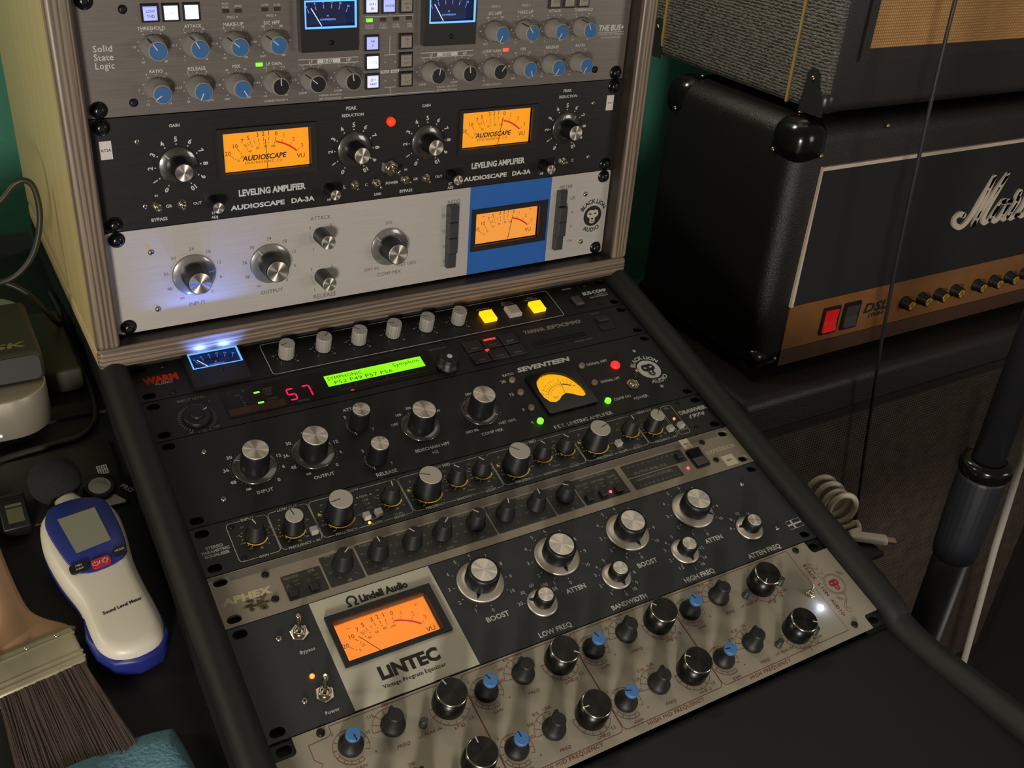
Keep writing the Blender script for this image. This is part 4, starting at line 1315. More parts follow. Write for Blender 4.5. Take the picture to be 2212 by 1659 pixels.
for k, x, y, a in DK:
    if k == 'L':
        knob(u, 'cone:11.4:9.0:20', x, y, a)
        rr, lab = 12.4, ('30', '40', '60', '85', '120', '280', '450', '680', '1k')
    elif k == 'W':
        knob(u, 'cone:8.4:6.6:16', x, y, a)
        rr, lab = 9.3, ('10', '13', '15', '30', '42', '75', '150', '210', '220')
    else:
        knob(u, 'step:7.9:5.4:14', x, y, a)
        rr, lab = 8.8, ('-15', '-14', '-12', '-7.5', '0', '7.5', '12', '14', '15')
    yl.arc(x, y, rr + 0.1, -240, -120, 1.0, 20)
    yl.ticks(x, y, rr + 0.8, rr + 1.9, span(-150, -60, 6), 0.5)
    if k == 'L':
        yl.poly([pol(x, y, rr + 0.2, -72), pol(x, y, rr + 3.6, -66), pol(x, y, rr + 3.6, -78)])
    p.ticks(x, y, rr + 0.8, rr + 1.8, span(60, 150, 6), 0.35)
    p.nums(x, y, rr + 3.5, [(t, -146 + 292 * i / 8) for i, t in enumerate(lab) if i not in (4,)], 1.35, bold=0.0)
    p.text('Hz' if k != 'B' else 'dB', x + 0.8, y - rr - 3.2, h=1.5, anchor='c')
top, bot = 18.2, -17.2
bx = [-214.6, -182.9, -150.6, -75.4, 6.7, 89, 156.6]
for i, x0 in enumerate(bx):
    x1 = (bx + [189.6])[i + 1] - 0.8
    ln.line(rounded(x0, x1, bot, top, 3.0), 0.5, True)
ln.line(rounded(190.8, 203.4, bot, top, 3.0), 0.5, True)
msk = Print()
def gap(x, y, w):
    msk.poly(rect(x - 0.8, x + w + 0.8, y - 0.5, y + 2.3))
for t, x, y, w in [('INPUT', -203, 17.2, 10.3), ('LOW CUT', -175, 17.2, 15.9), ('LOW', -116.4, 17.2, 7.6), ('LOW MID', -45, 17.2, 18), ('HIGH MID', 37.5, 17.2, 19.2), ('HIGH CUT', 165, 17.2, 17), ('GAIN', -200.6, -18.2, 7.3), ('FREQUENCY', -178.3, -18.2, 17.8), ('IN', -156.7, -18.2, 3), ('FREQUENCY', -141.5, -18.2, 17.8), ('SLOPE', -112.4, -18.2, 9.4), ('BOOST', -93.1, -18.4, 9.6), ('FREQUENCY', -65.9, -18.2, 17.5), ('BANDWIDTH', -38.1, -18.2, 17.5), ('BOOST', -11.6, -18.4, 10), ('FREQUENCY', 16.5, -18.2, 17.8), ('BANDWIDTH', 44.2, -18.2, 17.7), ('BOOST', 70.5, -18.4, 10), ('FREQUENCY', 98.4, -18.2, 18), ('SLOPE', 122.4, -18.2, 9.6), ('BOOST', 138, -18.4, 10), ('FREQUENCY', 161.9, -18.2, 16.9), ('IN', 183, -18.2, 3.2)]:
    gap(x, y, w)
    p.text(t, x, y, w, bold=0.02)
for t, x, y, w in [('CUT/', -91.5, -15.8, 6.7), ('CUT/', -10.1, -15.8, 6.7), ('CUT/', 72.3, -15.8, 6.7), ('CUT/', 139.6, -15.8, 6.7), ('BYPASS', 191.8, -13.4, 10.6), ('O/L', 194.4, 14.2, 5), ('PEAK', -111.1, 9.4, 7.1), ('12dB', -110.7, 5.4, 5.5), ('9dB', -109.9, 1.4, 4.7), ('6dB', -109.9, -2.6, 4.4), ('Octave', -110.9, -13.4, 7.2), ('Octave', -26, -12.6, 7), ('Octave', 56, -12.6, 7), ('Octave', 122.6, -13.4, 7)]:
    p.text(t, x, y, w, bold=0.0)
p.dots(-113, 10.4, 0, [0], 0.8); p.dots(-101.6, 10.4, 0, [0], 0.8)
p.text('DRAWMER', 205.6, 3.6, 31.6, h=4.2, bold=0.06)
p.text('1974', 211, -2.8, 19.2, h=3.8, slant=0.3, bold=0.05)
p.text('STEREO', -233.8, 0.9, 12.6, bold=0.04)
p.text('PARAMETRIC', -237.6, -2.6, 20.3, bold=0.04)
p.text('EQUALISER', -236.4, -6.2, 17.9, bold=0.04)
p.build(mat('soft_white_print', srgb(176, 174, 164), 0.6), u, z=0.2)
yl.build(YELLOW_PR, u, 'dial_rings', 0.19)
ln.build(mat('soft_white_print', srgb(176, 174, 164), 0.6), u, 'section_outline', 0.1)
msk.build(BLK4, u, 'print_gaps', 0.15)
BTW = mat('ivory_button', srgb(176, 172, 162), 0.5)
for x, y in [(-155.8, -9.4), (-113.3, -9.8), (-103.4, -9.6), (126.6, -8.8), (184.5, -8.8), (197, -8.4)]:
    put('push_button', shared('drwbtn', lambda: MB().frustum(5.2, 5.2, 0, 5.0, 0.5).mesh('push_button', BTW)), u, (x, y, 0))
led(u, -113.1, -15.2, emit('yellow_led', (1.0, 0.62, 0.02, 1), 5.0), 1.0, 1.2)
led(u, 196.8, 1.5, emit('red_led_bright', (1.0, 0.08, 0.04, 1), 5.0), 1.2, 1.4)
for x, y in [(-211, 15.4), (-210.8, -14.6), (211.6, 16.8), (211.5, -14.4)]:
    screw(u, x, y, 2.3, SCREW_DK)

# ------------------------------------------------------------------ 8  worn tan compressor
u = unit_on_slope('worn_compressor', 'worn tan-silver rack compressor with dark control fields and taped paper labels', 'compressor', 222.25, 44.45)
TAN = mat('tan_anodised_panel', srgb(146, 137, 119), 0.42, 0.2, vary=0.10, scale=18, bump=0.03, detail=6)
panel(u, 44.45, TAN)
chassis(u, 44.45)
CHAR = mat('charcoal_field', srgb(50, 49, 45), 0.5)
for a, b, c, d in [(-192.6, -162.8, -16, 5.6), (-161.4, -134.4, -15.6, 11.8), (-132.8, -22.4, -15, 13), (-21.2, 33.2, -14.8, 13), (34.2, 61.2, -14.4, 13), (62.4, 108, -14.2, 13.2), (113.6, 179.4, -1.0, 13), (113.6, 166, -14.2, -2.0)]:
    Print(0.08).poly(rounded(a, b, c, d, 1.2, 3)).build(CHAR, u, 'control_field')
st = Print(0.1)
for i in range(7):
    e_ = 240.6 if i < 2 else 226
    st.line([(-e_, 20.6 - i * 0.95), (e_, 20.6 - i * 0.95)], 0.42)
for y0 in (14.6,):
    pass
st.build(mat('grey_stripe', srgb(96, 92, 90), 0.5), u, 'printed_stripes')
stain = Print(0.11)
random.seed(3)
for i in range(26):
    x, y = random.uniform(-222, -206), random.uniform(-15, -4.4)
    w, h = random.uniform(1.0, 4.5), random.uniform(0.8, 2.4)
    stain.poly([(x + w * math.cos(t) * random.uniform(.6, 1), y + h * math.sin(t) * random.uniform(.6, 1)) for t in [k * math.pi / 4 for k in range(8)]])
stain.build(mat('glue_stain', srgb(98, 86, 64), 0.8, vary=0.4, scale=500), u, 'glue_stain')
p = Print()
for x, a, lab in [(-146.3, 55, '-16 -14 -12 -8 0 8 12 14 16'), (-118, -5, '-20 -18 -14 -10 0 10 14 18 20'), (-89.7, -35, '1.1 1.5 2 3 5 10 20 30 50'), (-64.2, 50, '.05 .5 1 5 10 20 50 80 100'), (-34.5, -40, '.04 .05 .06 .1 .2 .5 1 2 4'), (-7.5, 20, '0 1 2 3 4 5 8 9 10'), (21.7, 5, '1 2.4 3.5 4.8 6.4 8 10 15 20'), (49.6, -55, '-15 -12 -9 -6 0 6 9 12 15')]:
    y = 0.9
    knob(u, 'step:8.0:5.6:14.5', x, y, a)
    p.nums(x, y, 12.2, [(t, -148 + 37 * i) for i, t in enumerate(lab.split()) if i != 4], 1.5, bold=0.0)
    p.dots(x, y, 9.4, span(-148, 148, 9), 0.25)
for t, x, y, w in [('PROCESS', -190.8, 2.0, 11.3), ('OFF', -185.3, -1.9, 4.7), ('ON', -184.6, -4.8, 3.6), ('SPR', -172.7, 2.2, 5.5), ('OFF', -169.6, -1.8, 4.3), ('ON', -169.1, -4.8, 3.6), ('OUTPUT LEVEL (VU)', 121.8, 0.6, 35), ('GAIN REDUCTION (dB)', 119.4, -6.4, 39), ('SIDECHAIN CONTROL', 70.6, 10.6, 28.6), ('LOW CUT', 63.9, 5.4, 12), ('SOFT KNEE', 78.6, 5.4, 13.4), ('SLAVE', 96, 5.4, 8.6), ('OFF', 70, 1.6, 4.8), ('ON', 70.6, -1.4, 3.6), ('OFF', 85.2, 1.6, 5), ('ON', 85.8, -1.4, 4.2), ('OFF', 100.4, 1.6, 4.8), ('ON', 100.8, -1.4, 4.2), ('INPUT', -157, 10.0, 7.4), ('THRESH', -129.6, 10.4, 9.9), ('RATIO', -98.4, 10.6, 8.6), ('ATTACK', -72, 10.6, 10.3), ('RELEASE', -45.6, 10.6, 11.5), ('HFX RATIO', -18.2, 10.6, 13.2), ('FREQUENCY', 8.8, 10.6, 14.8), ('OUTPUT', 40, 10.6, 11.2), ('mSEC', -66.9, -14, 6.6), ('SEC', -37.6, -14, 5), ('kHz', 18.8, -14, 5), ('dB', 47.6, -14, 3.6), ('dBm', -121, -14.2, 5.4), ('dB', -148.2, -14.8, 3.6)]:
    p.text(t, x, y, w, bold=0.008)
for i, t in enumerate(('-20', '-10', '-7', '-5', '-3', '-1', '0', '+1', '+3', '+5')):
    p.text(t, 120 + i * 5.4, 9.8, h=1.6, anchor='c')
for i, t in enumerate(('20', '18', '16', '14', '12', '10', '8', '6', '4', '2')):
    p.text(t, 120 + i * 4.7, -11.6, h=1.6, anchor='c')
for x, y in ((-190, -4), (-174.4, -4), (65, 0), (81, 0), (96.4, 0)):
    p.line([(x - 1.2, y - 1), (x - .4, y - 1), (x - .4, y + 1.2), (x + 1.2, y + 1.2), (x + 1.2, y - 1), (x + 2, y - 1)], 0.3)
p.build(mat('dim_white_print', srgb(140, 136, 122), 0.6), u, z=0.16)
q = Print()
q.text('EXPRESSOR', 201.4, -1.4, 33.6, h=4.0, bold=0.02, slant=0.1)
q.text('APHEX', -236, -4.0, 33.5, h=5.4, bold=0.06, slant=0.1)
q.build(PALE_PR, u)
for x, y in [(-188, -11.4), (-172.7, -11.4), (68, -9), (82.3, -8.8), (97.8, -9), (172.8, 5.2)]:
    put('push_button', shared('aphbtn', lambda: MB().frustum(6.2, 6.2, 0, 4.0, 0.5).mesh('push_button', BLACK_PL)), u, (x, y, 0))
PINK = emit('pink_red_led', (1.0, 0.06, 0.10, 1), 3.0)
led(u, 90.5, -8.0, PINK, 1.3, 1.2)
led(u, 174, -8.6, PINK, 1.3, 1.2)
b = MB().plate(rounded(182, 197.3, -12, 8.8, 1.5), [], 0, 1.0).build('rocker_switch', BLACK_PL, u)
MB().add([(-6.2, -8.8, 0.5), (6.2, -8.8, 0.5), (6.2, 8.8, 0.5), (-6.2, 8.8, 0.5), (-6.2, -8.8, 1.4), (6.2, -8.8, 1.4), (6.2, 0, 1.2), (-6.2, 0, 1.2), (6.2, 8.8, 3.6), (-6.2, 8.8, 3.6)],
         [(4, 5, 6, 7), (7, 6, 8, 9), (0, 1, 5, 4), (2, 3, 9, 8), (1, 2, 8, 6, 5), (3, 0, 4, 7, 9)]).build('rocker', BLACK_GL, b, (189.6, -1.6, 0.4))
for x, y, w, h, t, tw in [(189.3, 16.0, 9.6, 11.6, 'APH1', 5.0), (218.6, -13.2, 12.8, 11.8, 'EXP 1', 6.4)]:
    l = MB().box(-w / 2, w / 2, -h / 2, h / 2, 0.05, 0.22).build('paper_label', mat('cream_label', srgb(206, 200, 172), 0.7), u, (x, y, 0.06))
    Print().text(t, 0, 0, w=tw, anchor='c', bold=0.03).build(DARK_PR, l, 'lettering', 0.28)
for x, y in [(-201.5, 11.2), (-201.5, -10.4), (205.5, 12.6), (205.7, -9.2)]:
    screw(u, x, y, 2.8, SCREW_DK)

# ------------------------------------------------------------------ 9  slate program equaliser with white meter plate
u = unit_on_slope('program_equaliser', 'slate-grey rack equaliser with a white meter plate and big aluminium-skirted knobs', 'equaliser', 266.7, 88.9)
SLATE = mat('slate_panel', srgb(43, 47, 50), 0.5, bump=0.1, scale=1100, vary=0.1)
WIN = rect(-172.2, -100.2, -9.4, 23.4)
panel(u, 88.9, SLATE, holes=[WIN])
chassis(u, 88.9)
pl = MB().plate(rect(-181.2, -87.6, -43.6, 44.0), [WIN], 0.02, 0.5).build('white_plate', mat('ivory_plate', srgb(196, 192, 174), 0.5, vary=0.03, scale=40), u)
d = Print()
d.text('Lindell Audio', -146.4, 32.4, 37.6, h=5.6, bold=0.05)
d.arc(-152.2, 36.0, 3.3, -150, 150, 1.5, 20)
d.line([pol(-152.2, 36.0, 3.2, -152), (-154.2, 32.0)], 1.2); d.line([pol(-152.2, 36.0, 3.2, 152), (-150.2, 32.0)], 1.2)
d.poly(rect(-156.6, -153.2, 31.2, 32.6)); d.poly(rect(-151.2, -147.8, 31.2, 32.6))
d.text('LiNTEC', -156.6, -29.4, 45.4, h=9.4, bold=0.05)
d.text('Vintage Program Equalizer', -157.5, -36.0, 47.5, serif=True, bold=0.015)
d.build(DARK_PR, pl, z=0.62)
ORNG = emit('orange_dial', (1.0, 0.24, 0.008, 1), 1.0, (0.2, 0.06, 0.01, 1))
vu_meter(u, -175.9, -94.2, -12.6, 28.6, -172.2, -100.2, -9.4, 23.4, ORNG, -33, None, (0.92, 0.20), deep=4, frame_m=mat('meter_bezel', srgb(22, 21, 20), 0.5), signs=True).location.z = 0.0005
p = Print()
BIG = [(str(i), -176 + 30.4 * i) for i in range(11)]
for x, a in ((-56.2, -145), (12.2, -178), (80.7, 175), (149, 130)):
    y = 17.2
    knob(u, 'aluskirt:18.4:12.6:10.0:17', x, y, a)
    p.nums(x, y, 25.0, BIG, 3.0, bold=0.0)
    p.dots(x, y, 21.2, [a_ for _, a_ in BIG], 0.45)
SMALL = [(-20.2, -60, ('20', '30', '60', '100', '150')), (48.0, 175, ('1', '2', '3', '4', '5', '8', '9', '10', '0')), (116.6, 178, ('1.5', '2', '3', '4', '5', '12', '14', '16', '1')), (186.4, -70, ('4', '8', '12', '16', '20'))]
for x, a, ls in SMALL:
    y = -16.2
    knob(u, 'aluskirt:12.0:7.6:5.9:13', x, y, a)
    if len(ls) == 5:
        an = (-70, -35, 0, 35, 62)
    else:
        an = (-135, -100, -65, -38, -5, 95, 128, 152, 182)
    p.nums(x, y, 16.8, list(zip(ls, an)), 3.0, bold=0.0)
    p.dots(x, y, 13.6, an, 0.42)
for t, x, y, w in [('BOOST', -67, -16, 19.1), ('ATTEN', 2.8, -16, 17.7), ('LOW FREQ', -36.3, -41.4, 28.4), ('BANDWIDTH', 28.8, -41.4, 33.5), ('BOOST', 70.4, -16, 19.3), ('HIGH FREQ', 99.5, -41.6, 30.7), ('ATTEN', 140.2, -16, 18.1), ('ATTEN FREQ', 167, -41.8, 35.1)]:
    p.text(t, x, y, w, bold=0.025)
p.text('Bypass', -200.2, 8.8, 11, serif=True)
p.text('Power', -200.1, -38.8, 10.2, serif=True)
fx0, fx1, fy0, fy1 = 223.2, 238.4, -30.2, -21.8
p.line(rect(fx0, fx1, fy0, fy1), 0.35, True)
p.poly(rect(fx0, fx1, -26.8, -25.2)); p.poly(rect(228, 229.8, fy0, fy1))
p.build(WHITE_PR, u)
toggle(u, -195.4, 24.2, 1.2, (-4, 10))
toggle(u, -195.6, -25, 1.2, (0, 12))
led(u, -198.6, -9.4, emit('orange_led', (1.0, 0.11, 0.02, 1), 5.0), 1.7, 1.8)
for x, y in [(-209.6, 25.4), (-209.4, -24.4), (211.5, 26.4), (211.4, -24.4)]:
    screw(u, x, y, 2.3, SCREW_ST, kind='hex', h=1.9)

# ------------------------------------------------------------------ 10  cream four-band equaliser, bottom of the bay
u = unit_on_slope('four_band_equaliser', 'cream rack equaliser with maroon print, blue-capped knobs and a bright white light', 'equaliser', 355.6, 88.9)
CREAM = mat('cream_panel', srgb(156, 149, 131), 0.45, vary=0.03, scale=14)
def notch_outline():
    X, Yh, nx, ny, r = 241.4, 44.0, 225.5, 32.0, 3.5
    def corner(sx, sy):
        pts = [(nx, Yh), (nx, ny + r)] + [(nx + r - r * math.cos(a), ny + r - r * math.sin(a)) for a in (math.pi / 8 * k for k in range(1, 4))] + [(nx + r, ny), (X, ny)]
        pts = [(sx * x, sy * y) for x, y in pts]
        return pts if sx * sy > 0 else pts[::-1]
    return corner(1, 1)[::1] + corner(1, -1) + corner(-1, -1) + corner(-1, 1)
MB().plate(notch_outline(), [], -1.6, 0).build('panel', CREAM, u)
for sx in (-1, 1):
    ear = MB()
    x0, x1 = sorted((sx * 219, sx * 241.4))
    ear.plate(rect(x0, x1, -44.1, 44.1), [slot(sx * 232.5, 38.1), slot(sx * 232.5, -38.1)], -4.2, -1.7)
    ear.build('rack_ear', BLK3, u)
chassis(u, 88.9)
knobs = []
for x in (-192.8, -93, -3.4, 87):
    for y, r in ((24.8, 0), (-19.9, 1)):
        a = {(-192.8, 0): 175, (-93, 0): -20, (-3.4, 0): -18, (87, 0): -20, (-192.8, 1): 10, (-93, 1): -5, (-3.4, 1): -70, (87, 1): -80}[(x, r)]
        knob(u, 'gain', x, y, a, 'black knob with a blue cap')
for x in (-162.4, -62.4, 27.4, 117.4):
    for y, a in ((26.8, {-162.4: -5, -62.4: -20, 27.4: 0, 117.4: -10}[x]), (-17.6, {-162.4: 10, -62.4: 15, 27.4: 20, 117.4: 10}[x])):
        knob(u, 'freq', x, y, a)
for x, y, a in [(-121.8, 26.4, -15), (-32.4, 25.8, 130), (56.6, 26.2, -40), (158.6, 23.2, -130), (-121.8, -18.4, 0), (-32.8, -18.8, -85), (56.6, -18.8, -48), (159, -22.4, 125)]:
    knob(u, 'barrel', x, y, a)
p = Print()
for x in (-192.8, -93, -3.4, 87):
    for y in (23.8, -20.8):
        p.arc(x, y, 12.0, -205, 120, 0.32, 36)
        p.arc(x, y, 9.6, -205, -100, 0.2, 14)
        p.ticks(x, y, 9.4, 12.0, [-205, -185, -160, -135, -110, -85, -55, -25, 0, 25, 50, 75, 98, 120], 0.28)
        p.text('0', x - 8.5, y + 12.0, h=1.9, anchor='c', bold=0.0)
        p.text('+', x + 13.4, y - 9.0, h=2.2, anchor='c')
        p.text('-', x - 2.5, y - 14.6, h=2.0, anchor='c')
FR = {-162.4: ('65', '115', '290'), -62.4: ('205', '500', '810', '1.76K'), 27.4: ('500', '1.2K', '3.1K', '6.1K'), 117.4: ('2.1K', '3.7K', '8.2K', '12K')}
for x, ls in FR.items():
    for y in (25.6, -18.8):
        an = (-82, -52, -22, 10)[:len(ls)] if len(ls) == 4 else (-78, -42, 2)
        p.arc(x, y, 14.2, -86, 14, 0.3, 16)
        p.ticks(x, y, 8.6, 14.2, [-86, -62, -36, -10, 14], 0.3)
        p.nums(x, y, 17.0, list(zip(ls, an)), 2.3, bold=0.0)
for x, y in ((-121.8, 25.2), (-32.6, 25.2), (56.6, 25.2), (158.6, 22), (-121.8, -19.4), (-32.8, -19.4), (56.6, -19.4), (159, -23.2)):
    p.arc(x, y, 14.0, -205, -80, 0.3, 20)
    p.ticks(x, y, 11.4, 14.0, [-205, -180, -155, -130, -105, -80, 120, 150], 0.3)
    p.arc(x, y, 14.0, 118, 152, 0.3, 8)
    p.text('2', x + 2.0, y - 15.8, h=2.4, anchor='c', bold=0.0)
    p.text('1.5', x + 10.6, y - 13.4, h=2.4, anchor='c', bold=0.0)
for t, x, y, w in [('FREQ', -166, 10.8, 9.3), ('FREQ', -66.2, 11, 9), ('FREQ', -66.5, -33.6, 9.2), ('FREQ', 23.5, 11, 9.4), ('FREQ', 23.5, -34, 9.2), ('FREQ', 113.3, 10.8, 9.3), ('FREQ', 113.1, -34.4, 9.4), ('FREQ', -166, -33.6, 9.3), ('GAIN', -196, 8, 8), ('GAIN', -96, 8, 8), ('GAIN', -96, -36.2, 8), ('GAIN', -6.1, 8.4, 7.8), ('GAIN', -6, -36.6, 7.8), ('GAIN', 83.7, -37, 8), ('GAIN', 84.1, 8.4, 8), ('LMF Q', -37.2, 8.2, 10.6), ('LMF Q', -37.4, -36.4, 10.7), ('HMF Q', 52.8, 8.4, 11), ('HMF Q', 52.4, -36.6, 11.2), ('LF Q', -125.5, 8.4, 8), ('LF Q', -125.5, -36.4, 8), ('HF Q', 153.6, 6, 8.8), ('HF Q', 153.7, -37.4, 8.6), ('LF PEAK IN', -150.3, 11.8, 17.4), ('HF PEAK IN', 129.1, 11.2, 18.2), ('HF PEAK IN', 129.1, -33.6, 18.1), ('EQ IN', 168.7, 10.6, 8.9), ('EQ IN', 168.8, -34.2, 9)]:
    p.text(t, x, y, w, h=2.0, slant=0.25, bold=0.0)
p.text('LOW FREQUENCY', -180, -41.4, 42, h=2.7, slant=0.1, bold=0.01, track=0.05)
p.text('LOW MID FREQUENCY', -86.5, -41.4, 50.9, h=2.7, slant=0.1, bold=0.01, track=0.05)
p.text('HIGH MID FREQUENCY', 2.3, -41.6, 50.9, h=2.7, slant=0.1, bold=0.01, track=0.05)
p.text('HIGH FREQUENCY', 97.2, -41.8, 41.1, h=2.7, slant=0.1, bold=0.01, track=0.05)
top, bot = 42.2, -38.0
dv = (-105.8, -16.0, 74.0)
xs = (-201.3,) + dv + (203.4,)
for i in range(4):
    a, b = xs[i] + 0.25, xs[i + 1] - 0.25
    if i == 0:
        pts = [(-201.3, top), (-201.3, 37.5), (-204, 35.6), (-217.6, 34.8), (-217.6, 24.5), (-213.5, 20), (-217.6, 14), (-217.6, bot)]
        pts = pts + [(b - 4, bot)] + [(b - 4 + 4 * math.sin(t), bot + 4 - 4 * math.cos(t)) for t in span(0.2, 1.57, 5)] + [(b, top - 4)] + [(b - 4 + 4 * math.cos(t), top - 4 + 4 * math.sin(t)) for t in span(0.2, 1.57, 5)] + [(-201.3, top)]
        p.line(pts, 0.4)
    elif i == 3:
        p.line([(b, top)] + [(a + 4 - 4 * math.sin(t), top - 4 + 4 * math.cos(t)) for t in span(0, 1.57, 6)] + [(a + 4 - 4 * math.cos(t), bot + 4 - 4 * math.sin(t)) for t in span(0, 1.57, 6)] + [(b, bot), (b, top)], 0.4)
    else:
        p.line(rounded(a, b, bot, top, 4), 0.4, True)
for i, ch in enumerate('BLACK LION AUDIO'):
    p.text(ch, 209.4, 24.6 - i * 3.28, h=3.0, rot=90, anchor='c', bold=0.03)
p.line(circle(222.6, 0.6, 9.8, 36), 0.3, True)
p.line(circle(222.6, 0.6, 8.6, 36), 0.3, True)
for dx, dy in ((0, 15.5), (-1, 21)):
    p.line([(214 + dx, dy + 4), (218 + dx, dy + 1.5), (216 + dx, dy - 2), (220 + dx, dy - 3), (221 + dx, dy + 1)], 0.3)
    p.line([(213 + dx, dy + 5), (213 + dx, dy - 1)], 0.3)
p.line([(216.2, 8), (213.6, 12), (213.6, 25)], 0.3)
p.line([(224, -9.2), (222, -14), (216, -19), (215, -24), (218, -26), (220, -22.6), (217.6, -22)], 0.3)
p.line([(225, -9), (223.4, -14.4), (217.6, -19.4), (216.6, -23)], 0.3)
for k in range(4):
    p.line([(231 + k * 1.1, 8 - k), (233.2 + k * 0.9, 10.5 - k), (234.4 + k, 7.8 - k)], 0.28)
    p.line([(214 + k, -11 - k), (215.8 + k, -9 - k), (216.4 + k, -12 - k)], 0.28)
p.build(MAROON, u)
f, e = Print(), Print()
lion(f, e, 222.6, 0.4, 7.6)
f.build(mat('red_emblem', srgb(150, 34, 34), 0.6), u, z=0.16)
e.build(CREAM, u, z=0.2)
for x, y in [(-143.8, 19.6), (139.6, 19.4), (176, 18.7), (137, -26.4), (173.2, -28.6), (-143.8, -26)]:
    o = put('push_button', shared('blapush', lambda: MB().lathe([(2.9, 0), (2.9, 2.0), (2.5, 2.3), (2.5, 6.6), (2.0, 7.2)], 20).mesh('push_button', mat('dark_green_button', srgb(52, 54, 48), 0.35))), u, (x, y, 0))
toggle(u, 194.2, 0.7, 0.75, (-8, 5))
led(u, 195, -12.7, emit('white_led', (0.75, 0.85, 1.0, 1), 14.0), 1.9, 2.4)
l = bpy.data.lights.new('power_light', 'POINT')
l.energy = 0.0035
l.color = (0.45, 0.6, 1.0)
l.shadow_soft_size = 0.002
lo = bpy.data.objects.new('power_light', l)
C.objects.link(lo)
lo.parent = u
lo.location = (195 * MM, -12.7 * MM, 6.0 * MM)
for x, y in [(-207.5, 40), (211.9, 39.6), (211.6, -36), (-207.5, -36)]:
    screw(u, x, y, 2.9, SCREW_DK, kind='hex', h=2.0)
# ------------------------------------------------------------------ guitar amplifiers beside the desk
TOLEX = mat('black_tolex', srgb(24, 23, 23), 0.34, bump=0.9, scale=760, vary=0.2, detail=4, bdist=0.0007)
GOLDSCREW = mat('brass_screw', srgb(170, 150, 110), 0.35, 1.0)
def rbox(name, x0, x1, y0, y1, z0, z1, r, m, parent, lift=0.0, seg=5):
    me = MB().box(x0, x1, y0, y1, z0 - lift, z1 - lift).mesh(name, m)
    bevel_mesh(me, r, seg)
    return put(name, me, parent)
def face_y(unit_parent, name, mb, m, loc, z_up=True):
    """mesh built in an xy plane (z = towards the viewer), stood upright facing -Y"""
    o = mb.build(name, m, unit_parent, loc)
    o.rotation_euler = (math.pi / 2, 0, 0)
    return o

Z0 = -171.0
amp = thing('guitar_amp_head', 'black guitar amp head with cream piping, script lettering and a gold control strip', 'amplifier', (856, 110, Z0 - 10))
L = Z0 - 10
def AL(x, y, z):
    return (x - 856, y - 110, z - L)
ax0, ax1, ay0, ay1, az0, az1 = 486, 1226, -6, 238, Z0, 141
rbox('cabinet', ax0 - 856, ax1 - 856, ay0 - 110, ay1 - 110, az0, az1, 24, TOLEX, amp, L, 6)
FRONTM = mat('black_front_cloth', srgb(25, 25, 26), 0.75, bump=0.4, scale=900, vary=0.15)
GOLDM = mat('gold_strip', srgb(150, 104, 62), 0.36, 0.3, vary=0.08, scale=40)
fx0, fx1 = 529, 1183
face_y(amp, 'front_panel', MB().box(0, fx1 - fx0, 0, 174, 0, 2.0), FRONTM, AL(fx0, ay0 + 0.5, -85))
pip = face_y(amp, 'piping', MB().ribbon([(0, 0), (0, 174), (fx1 - fx0, 174), (fx1 - fx0, 0)], 4.6, 0, 4.2), mat('cream_piping', srgb(205, 190, 170), 0.5), AL(fx0, ay0 + 0.5, -85))
gs = face_y(amp, 'control_strip', MB().box(0, fx1 - fx0, 0, 60, 0, 2.2), GOLDM, AL(fx0, ay0 + 0.5, -145.4))
face_y(amp, 'lower_strip', MB().box(0, fx1 - fx0, 0, 22, 0, 2.4), mat('brown_strip_amp', srgb(74, 50, 34), 0.5), AL(fx0, ay0 + 0.5, -168))
GKN = MB().lathe([(9.2, 0), (9.2, 2), (8.2, 3), (7.8, 13.4), (7.4, 14)], 40, flute=(20, 0.3, 0, 3)).mesh('knob', BLACK_PL)
GKC = MB().lathe([(6.2, 13.6), (6.2, 14.4), (5.8, 14.8)], 28).mesh('cap', mat('brass_cap', srgb(230, 180, 80), 0.4, 0.9, aniso=0.7))
for x in (745.2, 779, 813.2, 847, 894, 930, 965.6, 1000, 1034, 1068, 1102):
    k = put('knob', GKN, amp, AL(x, ay0 - 1.7, -118))
    k.rotation_euler = (math.pi / 2, 0, 0)
    put('cap', GKC, k)
for x, m, nm in ((604.6, emit('red_rocker', (0.75, 0.012, 0.012, 1), 0.3, srgb(150, 10, 12)), 'glowing red rocker switch'), (642, mat('grey_rocker', srgb(64, 60, 62), 0.3), 'grey rocker switch')):
    s = face_y(amp, 'rocker_switch', MB().plate(rounded(-15, 15, -19, 19, 2), [], 0, 2.4), BLACK_PL, AL(x, ay0 - 1.7, -117.4))
    s['label'] = nm
    MB().add([(-11, -15, 1), (11, -15, 1), (11, 15, 1), (-11, 15, 1), (-11, -15, 5.0), (11, -15, 5.0), (11, 0, 2.8), (-11, 0, 2.8), (11, 15, 4.2), (-11, 15, 4.2)],
             [(4, 5, 6, 7), (7, 6, 8, 9), (0, 1, 5, 4), (2, 3, 9, 8), (1, 2, 8, 6, 5), (3, 0, 4, 7, 9)]).build('rocker', m, s)
p = Print(0)
p.text('DSL', 666, -120, 46, h=13, slant=0.15, bold=0.04)
p.text('100H', 677, -128.6, 31, h=6.4, bold=0.03)
for x in (745.2, 779, 813.2, 847, 894, 930, 965.6):
    p.text('0', x - 9, -130, h=2.4)
o = p.build(DARK_PR, amp, z=0)
o.location = tuple(c * MM for c in AL(0, ay0 - 1.9, 0)); o.rotation_euler = (math.pi / 2, 0, 0)
